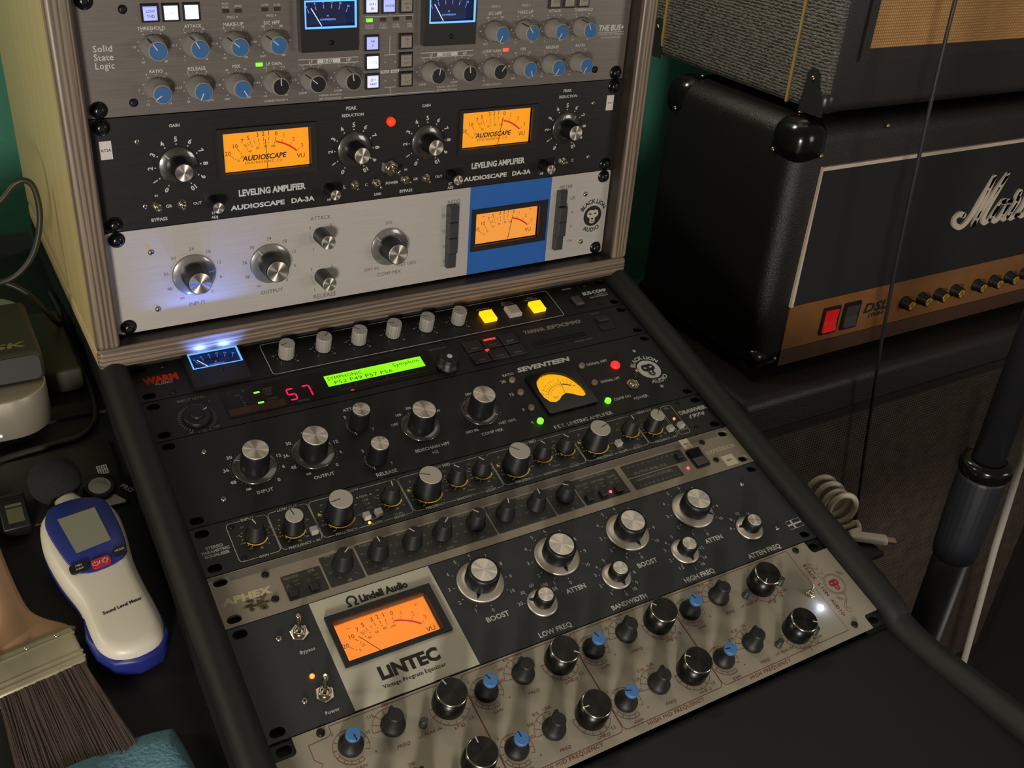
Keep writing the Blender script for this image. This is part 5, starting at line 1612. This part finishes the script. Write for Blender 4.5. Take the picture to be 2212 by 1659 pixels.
# script lettering (strokes in the front plane)
S = [[(286, -93), (276, -89.8), (268.5, -94.8), (271, -103), (283, -108.8), (294, -106), (303.7, -93.4), (312.5, -74), (326.7, -45.4)],
     [(326.7, -45.4), (321, -72), (313, -109.6)], [(313, -109.6), (328, -80), (353.3, -44.8)],
     [(353.3, -44.8), (339.5, -76), (330.6, -101), (335.5, -109.5), (345, -106)],
     [(345, -106), (352, -95), (361.6, -83), (375, -85.5)], [(375, -85.5), (362, -84), (352, -95), (350.6, -105), (358.5, -110), (368.5, -103), (378.3, -84.6)], [(378.3, -84.6), (373, -101), (375.5, -109.6), (384, -107)],
     [(384, -107), (392, -90), (394.5, -72.5), (389.5, -80), (398, -86), (388.4, -103), (391.5, -110.4), (402, -108)],
     [(402, -108), (411, -95), (415, -79), (421, -92), (424, -105), (416, -110.4), (408, -106)], [(424, -105), (432, -104), (440, -98)],
     [(440, -98), (452, -68), (456, -50), (450, -52), (441, -108)], [(441, -108), (448, -90), (457, -86), (457, -104), (463, -109), (470, -104)],
     [(488, -86), (477, -84), (469, -95), (469, -106), (477, -109), (487, -98), (490, -86), (487, -103), (492, -109), (499, -104)],
     [(499, -104), (511, -68), (514, -50), (508, -54), (502, -92), (504, -108), (512, -105)], [(512, -105), (524, -68), (527, -50), (521, -54), (515, -92), (518, -108), (530, -102)]]
mb = MB()
for st_ in S:
    mb.ribbon(smooth_path(st_, 6), 7.6, 0, 3.0)
    for q in (st_[0], st_[-1]):
        mb.plate(circle(q[0], q[1], 3.8, 14), [], 0, 3.0)
face_y(amp, 'script_logo', mb, mat('logo_white', srgb(212, 202, 182), 0.45), AL(529, ay0 - 1.6, 88.9))
# corner protectors, screws, feet
CORNER = mat('corner_plastic', srgb(13, 13, 14), 0.18)
def corner_piece(parent, x, y, z, sx, sy, sz, off, s=46, m=CORNER):
    """three-sided rounded corner cap; signs point outwards"""
    t = 2.6 if sz > 0 else 1.2
    bx = sorted((x + sx * t, x - sx * s)); by = sorted((y + sy * t, y - sy * s)); bz = sorted((z + sz * t, z - sz * s))
    me = MB().box(bx[0] - off[0], bx[1] - off[0], by[0] - off[1], by[1] - off[1], bz[0] - off[2], bz[1] - off[2]).mesh('corner_cap', m)
    bevel_mesh(me, min(24, s * 0.42), 6)
    o = put('corner_cap', me, parent)
    return o
offA = (856, 110, L)
for sx, x in ((-1, ax0), (1, ax1)):
    for sy, y in ((-1, ay0), (1, ay1)):
        for sz, z in ((-1, az0), (1, az1)):
            corner_piece(amp, x, y, z, sx, sy, sz, offA, 52 if sz > 0 else 30)
SCR = MB().lathe([(3.0, 0), (2.6, 1.0), (1.4, 1.6)], 16).mesh('screw', GOLDSCREW)
for x, y, z, r in [(ax0 + 36, ay0 - 2.6, az1 - 36, 'f'), (ax0 - 2.6, ay0 + 36, az1 - 36, 's'), (ax0 - 2.6, ay1 - 30, az1 - 36, 's'), (ax0 + 34, ay0 - 2.6, az0 + 16, 'f'), (625, ay0 - 0.1, 130, 'f'), (ax0 + 34, ay0 + 40, az1 + 2.4, 't'), (ax0 + 34, ay1 - 32, az1 + 2.4, 't')]:
    s = put('screw', SCR, amp, AL(x, y, z))
    s.rotation_euler = {'f': (math.pi / 2, 0, 0), 's': (0, -math.pi / 2, 0), 't': (0, 0, 0)}[r]
for x in (ax0 + 60, ax1 - 60):
    for y in (ay0 + 40, ay1 - 40):
        MB().lathe([(16, 0), (17, 10.6)], 20).build('foot', BLACK_RUB, amp, AL(x, y, L))

# ------------------------------------------------------------------ tan-fronted cabinet on top of the amp head
SEAM = wave_mat('ridged_vinyl', srgb(40, 39, 37), srgb(104, 101, 94), 84, 'Z', 0.42, 5.0, dscale=6.0, bump=1.0, mapscale=(1, 0.35, 1))
bz0, bz1 = 150.0, 520.0
cab2 = thing('combo_amp', 'black ridged-vinyl combo amp with tan woven grille standing on the amp head', 'amplifier', (800, 150, 143.4))
offB = (800, 150, 143.4)
def BL(x, y, z):
    return (x - 800, y - 150, z - 143.4)
bx0, bx1, by0, by1 = 512, 1100, -5, 318
me = MB().box(bx0 - 800, bx1 - 800, by0 - 150, by1 - 150, bz0 - 143.4, bz1 - 143.4).mesh('cabinet', mat('plain_tolex', srgb(33, 31, 31), 0.5, bump=0.6, scale=500, vary=0.15))
bevel_mesh(me, 12, 4)
me.materials.append(SEAM)
for q in me.polygons:
    if q.normal.x < -0.5:
        q.material_index = 1
put('cabinet', me, cab2)
TANC = weave_mat('tan_weave', srgb(158, 112, 64), srgb(214, 168, 106), 0.0062, 0.7, ('X', 'Y'))
fr = face_y(cab2, 'grille_frame', MB().plate(rect(548, 1064, 207, 470), [rect(560, 1052, 220, 458)], 0, 4), mat('plain_tolex', srgb(33, 31, 31), 0.5), (-800, by0 - 150 + 0.5, -143.4))
face_y(cab2, 'grille_cloth', MB().box(559, 1053, 219, 459, 0, 1.8), TANC, (-800, by0 - 150 + 0.5, -143.4))
GOLDP = mat('gold_piping', srgb(176, 150, 84), 0.35, 0.4)
MB().box(-1.6, 0.5, -1.6, 1.6, 0, 360).build('piping', GOLDP, cab2, BL(bx0, 51, 152))
MB().box(-1.6, 0.5, -1.6, 1.6, 0, 345).build('piping', GOLDP, cab2, BL(bx0, 285, 164))
TAB = [(0, 0)] + [(-22 + 9.5 * math.cos(a), 30 + 11 * math.sin(a)) for a in span(-0.2, math.pi + 0.4, 9)] + [(-34, 0), (-34, -8), (0, -8)]
mt = mat('corner_metal', srgb(44, 46, 46), 0.3, 0.3)
for yv, sgn in ((by0, 1), (by1, -1)):
    vs = MB().plate([(-x * sgn, y) for x, y in TAB], [], 0, 1.8)
    o = vs.build('corner_tab', mt, cab2, BL(bx0 - 1.8 - 0.3, yv, bz0 + 6))
    o.rotation_euler = (math.pi / 2, 0, math.pi / 2)
    s = put('screw', SCR, cab2, BL(bx0 - 2.4, yv + sgn * 22, bz0 + 36))
    s.rotation_euler = (0, -math.pi / 2, 0)
    corner_piece(cab2, bx0, yv, bz0, -1, -sgn, -1, offB, 28, mt)
for x in (bx0 + 50, bx1 - 50):
    for y in (by0 + 40, 190):
        MB().lathe([(14, 0), (15, 7.2)], 20).build('foot', BLACK_RUB, cab2, BL(x, y, 143.5))

# ------------------------------------------------------------------ large cabinet under the amp head
CZ1 = -184.5
cab3 = thing('speaker_cabinet', 'tall black speaker cabinet with dark basket-weave grille under the amp head', 'speaker cabinet', (852, 138, FLOOR_Z))
me = MB().box(444 - 852, 1260 - 852, -46 - 138, 322 - 138, 12, CZ1 - FLOOR_Z).mesh('cabinet', mat('cab_tolex', srgb(40, 34, 32), 0.45, bump=0.7, scale=420, vary=0.2, bdist=0.0008))
bevel_mesh(me, 14, 4)
put('cabinet', me, cab3)
WEAVE = weave_mat('basket_weave', srgb(24, 19, 16), srgb(98, 83, 70), 0.0092, 0.75, ('X', 'Y'))
face_y(cab3, 'grille_frame', MB().plate(rect(484, 1220, -925, -232), [rect(496, 1208, -912, -245)], 0, 3), mat('cab_tolex', srgb(40, 34, 32), 0.45), (-852, -46 - 138 + 0.4, -FLOOR_Z))
face_y(cab3, 'grille_cloth', MB().box(495, 1209, -913, -244, 0, 1.6), WEAVE, (-852, -46 - 138 + 0.4, -FLOOR_Z))
for sx, x in ((-1, 444), (1, 1260)):
    for y in (-10, 290):
        MB().lathe([(22, 0), (22, 12.5)], 20).build('foot', BLACK_RUB, cab3, (x - sx * 70 - 852, y - 138, 0.3))

# ------------------------------------------------------------------ microphone stand, hanging cable, trim strip, white cable
st = thing('mic_stand', 'black microphone stand with a ribbed height clutch beside the speaker cabinet', 'mic stand', (384, -383, FLOOR_Z))
STM = mat('stand_black', srgb(40, 40, 44), 0.34, 0.4)
def zz(z):
    return z - FLOOR_Z
MB().lathe([(130, 0), (130, 10), (120, 16), (30, 22), (22, 34)], 48, capb=True).build('base', mat('cast_iron_black', srgb(24, 24, 24), 0.6, bump=0.3, scale=300), st)
MB().tube([(0, 0, 30), (0, 0, zz(-112))], 16.5, 28).build('lower_tube', STM, st)
MB().lathe([(15, zz(-142)), (18.6, zz(-138)), (20.0, zz(-110)), (20.6, zz(-52)), (20.0, zz(-47))], 72, flute=(48, 0.5, 1, 3)).build('clutch', mat('clutch_blue_black', srgb(26, 29, 36), 0.5), st)
MB().lathe([(20.6, zz(-48)), (22.2, zz(-44)), (22.2, zz(-37)), (20.4, zz(-33)), (14.5, zz(-33))], 56).build('collar', BLACK_GL, st)
MB().tube([(0, 0, zz(-60)), (0, 0, zz(380))], 13.4, 28).build('upper_tube', STM, st)

pts = [(590, -72, 470), (593, -72, 360), (596, -71, 280), (601, -70, 205), (608.5, -70, 113), (615, -70, 41), (623, -70, -36), (633, -70, -113), (646, -70, -189), (666, -70, -302), (687, -70, -411), (700, -70, -520), (706, -74, -700), (690, -90, FLOOR_Z + 5)]
tag(MB().tube(smooth_path(pts, 4), 2.2, 10).build('hanging_cable', mat('cable_black', srgb(40, 40, 42), 0.4)), 'thin black cable hanging in front of the stacked amplifiers', 'cable')
tag(MB().tube([(936, -130, -250), (949, -130, -354), (970, -130, -526), (1013, -130, -781), (1040, -130, FLOOR_Z + 4)], 5.4, 12).build('trim_strip', CREAM_PL), 'narrow cream strip leaning behind the microphone stand', 'strip')

usb = thing('charging_cable', 'coiled white charging cable with flat plug beside the desk edge', 'cable', (300, -314, -134))
UW = mat('white_cable', srgb(206, 196, 176), 0.5)
pth = []
for i in range(0, 117):
    t = i / 116
    a = 2 * math.pi * 4.1 * t - 1.2
    R1 = 18.5 - 3 * t + 1.5 * math.sin(a * 0.37)
    pth.append((8 + R1 * 0.75 * math.cos(a) + 2 * t, 34 - 36 * t - 0.35 * R1 * math.cos(a), 2.7 + 18.5 + R1 * math.sin(a) - 2.5 * t))
e_ = pth[-1]
pth += [(e_[0] - 1, e_[1] - 6, 6), (9, -11, 4.6), (13, -17, 4.2)]
MB().tube(smooth_path(pth, 2), 2.6, 10).build('cord', UW, usb)
me = MB().box(-5.5, 5.5, -17, 17, -3.2, 3.2).mesh('plug', UW)
bevel_mesh(me, 2.2, 3)
o = put('plug', me, usb, (19, -24, 4.2))
o.rotation_euler = (0.0, 0.0, math.radians(52))
t_ = MB().box(-3.6, 3.6, -24.5, -16.5, -1.2, 1.2).build('connector', ALU, o)
# ------------------------------------------------------------------ things on the left bay (sloped cover board)
BAY = -30.0
def bay_thing(name, label, cat, u, v, group=None, dz_=0.0):
    return thing(name, label, cat, on_slope(u, v, BAY + dz_), SLOPE, group)
def closed_smooth(pts, n=4):
    P = [Vector(p) for p in pts]
    N = len(P)
    out = []
    for i in range(N):
        p0, p1, p2, p3 = P[i - 1], P[i], P[(i + 1) % N], P[(i + 2) % N]
        for k in range(n):
            t = k / n
            out.append(tuple(0.5 * ((2 * p1) + (p2 - p0) * t + (2 * p0 - 5 * p1 + 4 * p2 - p3) * t * t + (3 * p1 - p0 - 3 * p2 + p3) * t ** 3)))
    return out
def inset(pts, d):
    n = len(pts)
    ar = sum(pts[i][0] * pts[(i + 1) % n][1] - pts[(i + 1) % n][0] * pts[i][1] for i in range(n))
    s = 1 if ar > 0 else -1
    out = []
    for i in range(n):
        a, b = pts[i - 1], pts[(i + 1) % n]
        dx, dy = b[0] - a[0], b[1] - a[1]
        l = math.hypot(dx, dy) or 1
        out.append((pts[i][0] - s * dy / l * d, pts[i][1] + s * dx / l * d))
    return out
def pillow(outline, levels):
    """stack of inset outlines: levels = [(z, inset)], closed top and bottom"""
    m = MB()
    n = len(outline)
    vs, fs = [], []
    for z, d in levels:
        vs += [(x, y, z) for x, y in (inset(outline, d) if d else outline)]
    for k in range(len(levels) - 1):
        for i in range(n):
            j = (i + 1) % n
            fs.append((k * n + i, k * n + j, (k + 1) * n + j, (k + 1) * n + i))
    m.add(vs, fs, True)
    b = len(levels) * n - n
    m.f.append(list(range(b, b + n))); m.sm.append(True)
    m.f.append(list(range(n - 1, -1, -1))); m.sm.append(False)
    return m

# sound level meter
sm = bay_thing('sound_meter', 'white and blue handheld sound level meter with a black foam ball', 'sound meter', -304, 190)
OUT = [(-314, 120), (-327, 124), (-334, 135), (-335.5, 156), (-331, 182), (-323, 209), (-321, 233), (-318, 247), (-310, 256), (-296, 259), (-282, 255), (-276, 245), (-275.5, 231), (-279, 206), (-281, 184), (-280, 159), (-281.5, 138), (-287.5, 127), (-299, 121)]
def ml(pts):
    return [(u_ + 304, 190 - v_) for u_, v_ in pts]
o_ = closed_smooth(ml(OUT), 3)
MWHITE = mat('meter_white', srgb(214, 208, 190), 0.38)
MBLUE = mat('meter_blue', srgb(34, 44, 122), 0.42)
pillow(o_, [(6, 3.0), (9, 0.8), (14, 0.0), (20, 0.2), (24, 2.0), (26, 5.0), (26.8, 9.0)]).build('body', MWHITE, sm)
pillow(o_, [(0.3, 4.0), (2.0, 1.2), (5.0, 0.3), (9.0, 0.0), (10.5, 0.6)]).build('back_shell', MBLUE, sm)
boot = [(-322, 214), (-324.5, 233), (-320.5, 249), (-311.5, 259), (-296, 262.5), (-280.5, 258.5), (-273, 247), (-272.8, 232), (-276, 231), (-277, 243), (-283, 252), (-296, 255.5), (-309, 252.5), (-316, 245), (-319, 232), (-320, 214)]
pillow(ml(boot), [(0.4, 0.6), (3, 0.0), (15, 0.0), (18, 0.8)]).build('bumper', MBLUE, sm)
bz = [(-322, 123.5), (-310, 121.5), (-297, 123), (-288, 129), (-284.5, 145), (-283, 166), (-285.5, 181), (-295, 187), (-312, 189), (-321, 182), (-327.5, 160), (-330.5, 141), (-328, 129)]
bz_o = closed_smooth(ml(bz), 3)
bezel = pillow(bz_o, [(24.0, -0.4), (26.9, 0.0), (27.6, 0.8)]).build('bezel', MBLUE, sm)
lcd = ml([(-322, 137), (-296, 134), (-292, 166), (-316, 170)])
MB().plate(lcd[::-1], [], 27.2, 28.0).build('screen', mat('grey_lcd', srgb(134, 136, 116), 0.28), bezel)
for u_, v_, w, h, m, nm in [(-302.5, 183.4, 13, 7.4, mat('red_button', srgb(190, 34, 40), 0.45), 'red power button'), (-316.8, 183.0, 13, 7, BLACK_PL, None), (-288.6, 178.0, 9.5, 7, BLACK_PL, None)]:
    b = MB().plate(rounded(-w / 2, w / 2, -h / 2, h / 2, 2.4), [], 27.0, 29.0).build('button', m, sm, (u_ + 304, 190 - v_, 0), 8)
    if nm:
        b['label'] = nm
        Print().text('\u23fb/\u2600', 0, 0, h=3.4, anchor='c').build(WHITE_PR, b, 'lettering', 29.1)
    else:
        q = Print()
        if u_ < -310:
            q.text('MIN', 0, 1.5, h=1.7, anchor='c'); q.text('MAX', 0, -1.3, h=1.7, anchor='c')
        else:
            q.text('HOLD', 0, 0.6, h=1.7, anchor='c')
        q.build(WHITE_PR, b, 'lettering', 29.1)
Print().text('Sound Level Meter', -6.5, -35.0, w=26.5, rot=-8, bold=0.03).build(DARK_PR, sm, z=27.0)
nk = MB().tube([(-4, 64, 15), (-8, 76, 16), (-9.5, 82, 16.5)], [12.5, 8.5, 7.0], 20)
nk.build('neck', MWHITE, sm)
ball = bmesh.new()
bmesh.ops.create_icosphere(ball, subdivisions=4, radius=18.5 * MM)
for v_ in ball.verts:
    v_.co *= 1 + random.uniform(-0.006, 0.006)
me = bpy.data.meshes.new('windscreen')
ball.to_mesh(me); ball.free()
for f_ in me.polygons:
    f_.use_smooth = True
me.materials.append(mat('black_foam', srgb(22, 22, 22), 0.95, bump=1.0, scale=900, vary=0.3, bdist=0.001))
put('windscreen', me, sm, (-12, 95, 21.0))

# paintbrush
pb = bay_thing('paintbrush', 'wide paintbrush with wooden handle, metal ferrule and dark brown bristles', 'paintbrush', -359, 224)
TILT = -8.1
pbx = pb  # local axis: +y towards the handle, turned by TILT
hnd = [(28, -2), (28, 4), (24, 9), (17, 16), (11, 26), (9.3, 38), (9.0, 55), (9.6, 80), (11.5, 110), (14, 150), (15, 175), (11, 190), (0, 196)]
outl = hnd + [(-x, y) for x, y in hnd[::-1][1:]]
WOODH = wave_mat('beech_handle', srgb(146, 114, 86), srgb(166, 130, 98), 14, 'X', 0.5, 6.0, dscale=1.5, mapscale=(1, 0.2, 1))
h_ = pillow(closed_smooth(outl, 2), [(4.0, 1.6), (6.0, 0.2), (12.0, 0.0), (14.5, 0.8), (16.0, 3.0)]).build('handle', WOODH, pb)
FER = mat('tinned_ferrule', srgb(178, 170, 142), 0.42, 0.6, vary=0.15, scale=40, bump=0.1)
me = MB().box(-28.6, 28.6, -29, 0.5, 2.4, 18.2).mesh('ferrule', FER)
bevel_mesh(me, 2.4, 3)
fe = put('ferrule', me, pb)
for y in (-5.5, -21, -25):
    MB().box(-28.8, 28.8, y - 0.5, y + 0.5, 2.0, 18.7).build('ridge', FER, fe)
for x in (-19, -1, 18):
    put('rivet', shared('rivet', lambda: MB().lathe([(1.8, 0), (1.6, 0.7), (0.8, 1.1)], 14).mesh('rivet', SCREW_ST)), fe, (x, -2.6, 18.1))
random.seed(11)
br = MB()
br.add([(-26, -28, 4.0), (26, -28, 4.0), (31, -100, 1.0), (-31, -100, 1.0), (-26, -28, 16.0), (26, -28, 16.0), (31, -100, 13.5), (-31, -100, 13.5)], [(0, 3, 2, 1), (4, 5, 6, 7), (0, 1, 5, 4), (2, 3, 7, 6), (0, 4, 7, 3), (1, 2, 6, 5)])
for i in range(1700):
    x = random.uniform(-26.5, 26.5)
    z = random.uniform(11.5, 17.2)
    e = x * 1.22 + random.uniform(-2.5, 2.5)
    ln = random.uniform(66, 78)
    w = random.uniform(0.35, 0.8)
    br.ribbon([(x, -28), ((x + e) / 2 + random.uniform(-.6, .6), -28 - ln / 2), (e, -28 - ln)], w, z - 0.3 - 1.5, z - random.uniform(0, 1.5))
bo = br.build('bristles', mat('brown_bristle', srgb(86, 70, 64), 0.45, vary=0.35, scale=700, stretch=(1, 0.05, 1)), pb)
bo['kind'] = 'stuff'
pb.rotation_euler = (Matrix.Rotation(TH, 3, 'X') @ Matrix.Rotation(math.radians(-TILT), 3, 'Z')).to_euler()

# cloth
cl = MB()
NX, NY = 44, 44
vs, fs = [], []
for j in range(NY + 1):
    for i in range(NX + 1):
        s, t = i / NX, j / NY
        a_, b_ = 2 * s - 1, 2 * t - 1
        # square grid pulled onto a rounded outline
        k = (1 - 0.10 * (a_ * a_ * b_ * b_))
        x = -331 + 48 * a_ * k + 14 * t * (s - 0.35)
        v_ = 308 + 70 * (b_ * k + 1) + 9.0 * (1 - s) - 4.0
        rim = max(abs(a_), abs(b_))
        ed = max(0.0, 1 - rim ** 7) ** 0.45
        hgt = 21.5 + 2.2 * math.sin(s * 5.5 + t * 2.5) + 1.6 * math.sin(s * 10 - t * 6) + 0.9 * math.sin(t * 15 + s * 5)
        vs.append((x + 330, 360 - v_, 0.6 + hgt * ed))
for j in range(NY):
    for i in range(NX):
        a = j * (NX + 1) + i
        fs.append((a, a + NX + 1, a + NX + 2, a + 1))
cl.add(vs, fs, True)
CLOTH = mat('teal_microfibre', srgb(92, 132, 148), 0.9, bump=1.0, scale=380, vary=0.12, bdist=0.0014)
ct = bay_thing('cleaning_cloth', 'folded teal microfibre cloth lying over the brush bristles', 'cloth', -330, 360)
co = cl.build('fabric', weave_mat('teal_microfibre', srgb(112, 138, 150), srgb(160, 186, 196), 0.0030, 0.9, ('X', 'Y')), ct)
sd = co.modifiers.new('thickness', 'SOLIDIFY')
sd.thickness = 0.002
sd.offset = -1

# pouch, gauge, tape
po = bay_thing('flat_pouch', 'flat black pouch with white triangle print under the foam ball', 'pouch', -316, 84)
me = MB().box(-46, 48, -33, 34, 0.2, 2.2).mesh('sleeve', mat('pouch_black', srgb(25, 24, 22), 0.5, bump=0.2, scale=200, vary=0.3))
bevel_mesh(me, 0.8, 2)
sl_ = put('sleeve', me, po)
q = Print()
tri = [(30.5, -13.5), (33, -14.5), (45.5, -30.5), (44.5, -32.2), (31, -32.2), (26, -30)]
q.poly(tri)
q.text('PRO', 44, -16, w=11, rot=52, bold=0.02)
for x in range(5):
    q.line([(33 + x * 1.7, 0), (33 + x * 1.7 - 0.5, 9.0)], 0.9)
q.line([(33, 4.4), (40, 4.6)], 0.7); q.line([(33, 8.6), (40, 8.8)], 0.8); q.line([(33, 0.4), (40, 0.2)], 0.8)
q.build(WHITE_LB, po, 'printed_mark', 2.32)
Print().poly(circle(28.5, -29.5, 2.4, 12)).build(YELLOW_PR, po, 'printed_spot', 2.4)
ga = bay_thing('pocket_gauge', 'small black pocket gauge with a cloudy window beside the brush handle', 'gauge', -347.5, 108, dz_=2.3)
me = MB().box(-9.5, 9.5, -16, 17, 0.2, 11).mesh('body', BLACK_PL)
bevel_mesh(me, 1.6, 3)
put('body', me, ga)
MB().box(-5, 6, -11, 2.5, 10.8, 11.3).build('window', mat('cloudy_window', srgb(96, 92, 66), 0.25), ga)
MB().box(-5, 6, 4.0, 6.2, 10.8, 11.4).build('silver_bar', SCREW_ST, ga)
for k in range(3):
    MB().box(-9, 9, 9 + k * 2.2, 9.8 + k * 2.2, 10.8, 11.5).build('rib', BLACK_PL, ga)
tp = bay_thing('tape_roll', 'small roll of black tape with white core lying by the foam ball', 'tape', -286, 98, dz_=2.4)
MB().lathe([(8.3, 0), (11.8, 0.05), (11.8, 4.4), (8.3, 4.5), (8.3, 0)], 40).build('roll', BLACK_PL, tp)
MB().lathe([(7.0, 0.1), (8.2, 0.1), (8.2, 4.2), (7.0, 4.2), (7.0, 0.1)], 40).build('core', WHITE_LB, tp)

# mini computer, drive, olive box on the shelf behind
mc = thing('mini_computer', 'silver rounded mini computer on the desk shelf under a black drive', 'computer', (-401.5, 68.5, -31))
MSILV = mat('computer_aluminium', srgb(188, 180, 160), 0.36, 0.6, vary=0.02, scale=300)
pillow(rounded(-98.5, 98.5, -98.5, 98.5, 30, 10), [(2.0, 1.2), (3.0, 0.0), (34.6, 0.0), (35.7, 0.5), (36.0, 1.4)]).build('shell', MSILV, mc)
pillow(rounded(-88, 88, -88, 88, 28, 10), [(0.1, 0.5), (2.1, 0.0)]).build('base', BLACK_PL, mc)
o = MB().lathe([(1.0, 0), (0.8, 0.3)], 14).build('power_light', emit('computer_led', (0.8, 0.95, 1.0, 1), 3.0), mc, (58.0, -98.4, 7.6))
o.rotation_euler = (math.pi / 2, 0, 0)
dr = thing('drive_box', 'black desktop drive with gold letters on top of the silver computer', 'drive', (-362, 40, 5.2))
me = MB().box(-60, 60, -46, 52, 0.2, 26.5).mesh('case', mat('drive_case', srgb(52, 48, 38), 0.5, vary=0.06, scale=200))
bevel_mesh(me, 5, 4)
put('case', me, dr)
MB().plate(rounded(-57, 57, 3, 24, 5), [], 0, 0.8).build('front_plate', mat('drive_front', srgb(56, 54, 54), 0.55), dr, (0, -45.6, 0)).rotation_euler = (math.pi / 2, 0, 0)
Print().text('SK', 26, -34, w=23, h=8.5, slant=0.12, bold=0.03).build(mat('gold_letters', srgb(150, 136, 70), 0.4), dr, z=26.62)
tag(put('cable_box', bevel_mesh(MB().box(-14.5, 14.5, -60, 60, 0, 22).mesh('cable_box', mat('olive_box', srgb(50, 47, 34), 0.55, vary=0.1, scale=60)), 3, 3), None, (-286, 90, -31)), 'dark olive box between the silver computer and the rack case', 'box')
CB = mat('cable_sheath', srgb(40, 38, 30), 0.45)
lp = [(-348, 112, 84), (-325, 108, 104), (-305, 104, 115.3), (-292, 101, 129.5), (-283, 100, 132.4), (-277.3, 100, 124), (-277, 100, 100), (-285.5, 100, 72), (-299.4, 102, 53), (-317, 106, 44), (-345, 118, 40), (-380, 130, 36)]
tag(MB().tube(smooth_path(lp, 6), 2.5, 10).build('looped_cable', CB), 'olive-black cable looping up beside the plywood rack case', 'cable')
l2 = [(-352, 122, 30), (-330, 114, 46), (-314, 112, 42), (-297.5, 106, 31), (-284, 103, 10), (-276, 112, -6), (-268, 165, -20), (-268, 230, -27.5)]
tag(MB().tube(smooth_path(l2, 6), 2.3, 10).build('power_cable', CB), 'black cable running down behind the desktop drive', 'cable')
l3 = [(-269, 150, -27.6), (-268, 70, -27.6), (-268.5, 20, -27.4), on_slope(-270, 6, -26.8), on_slope(-274, 26, -27), on_slope(-288, 40, -27.2), on_slope(-312, 43, -27.3), on_slope(-345, 47, -27.3), on_slope(-390, 60, -27.3)]
tag(MB().tube(smooth_path(l3, 6), 2.4, 10).build('desk_cable', CB), 'black cable lying along the rubber desk edge towards the pouch', 'cable')
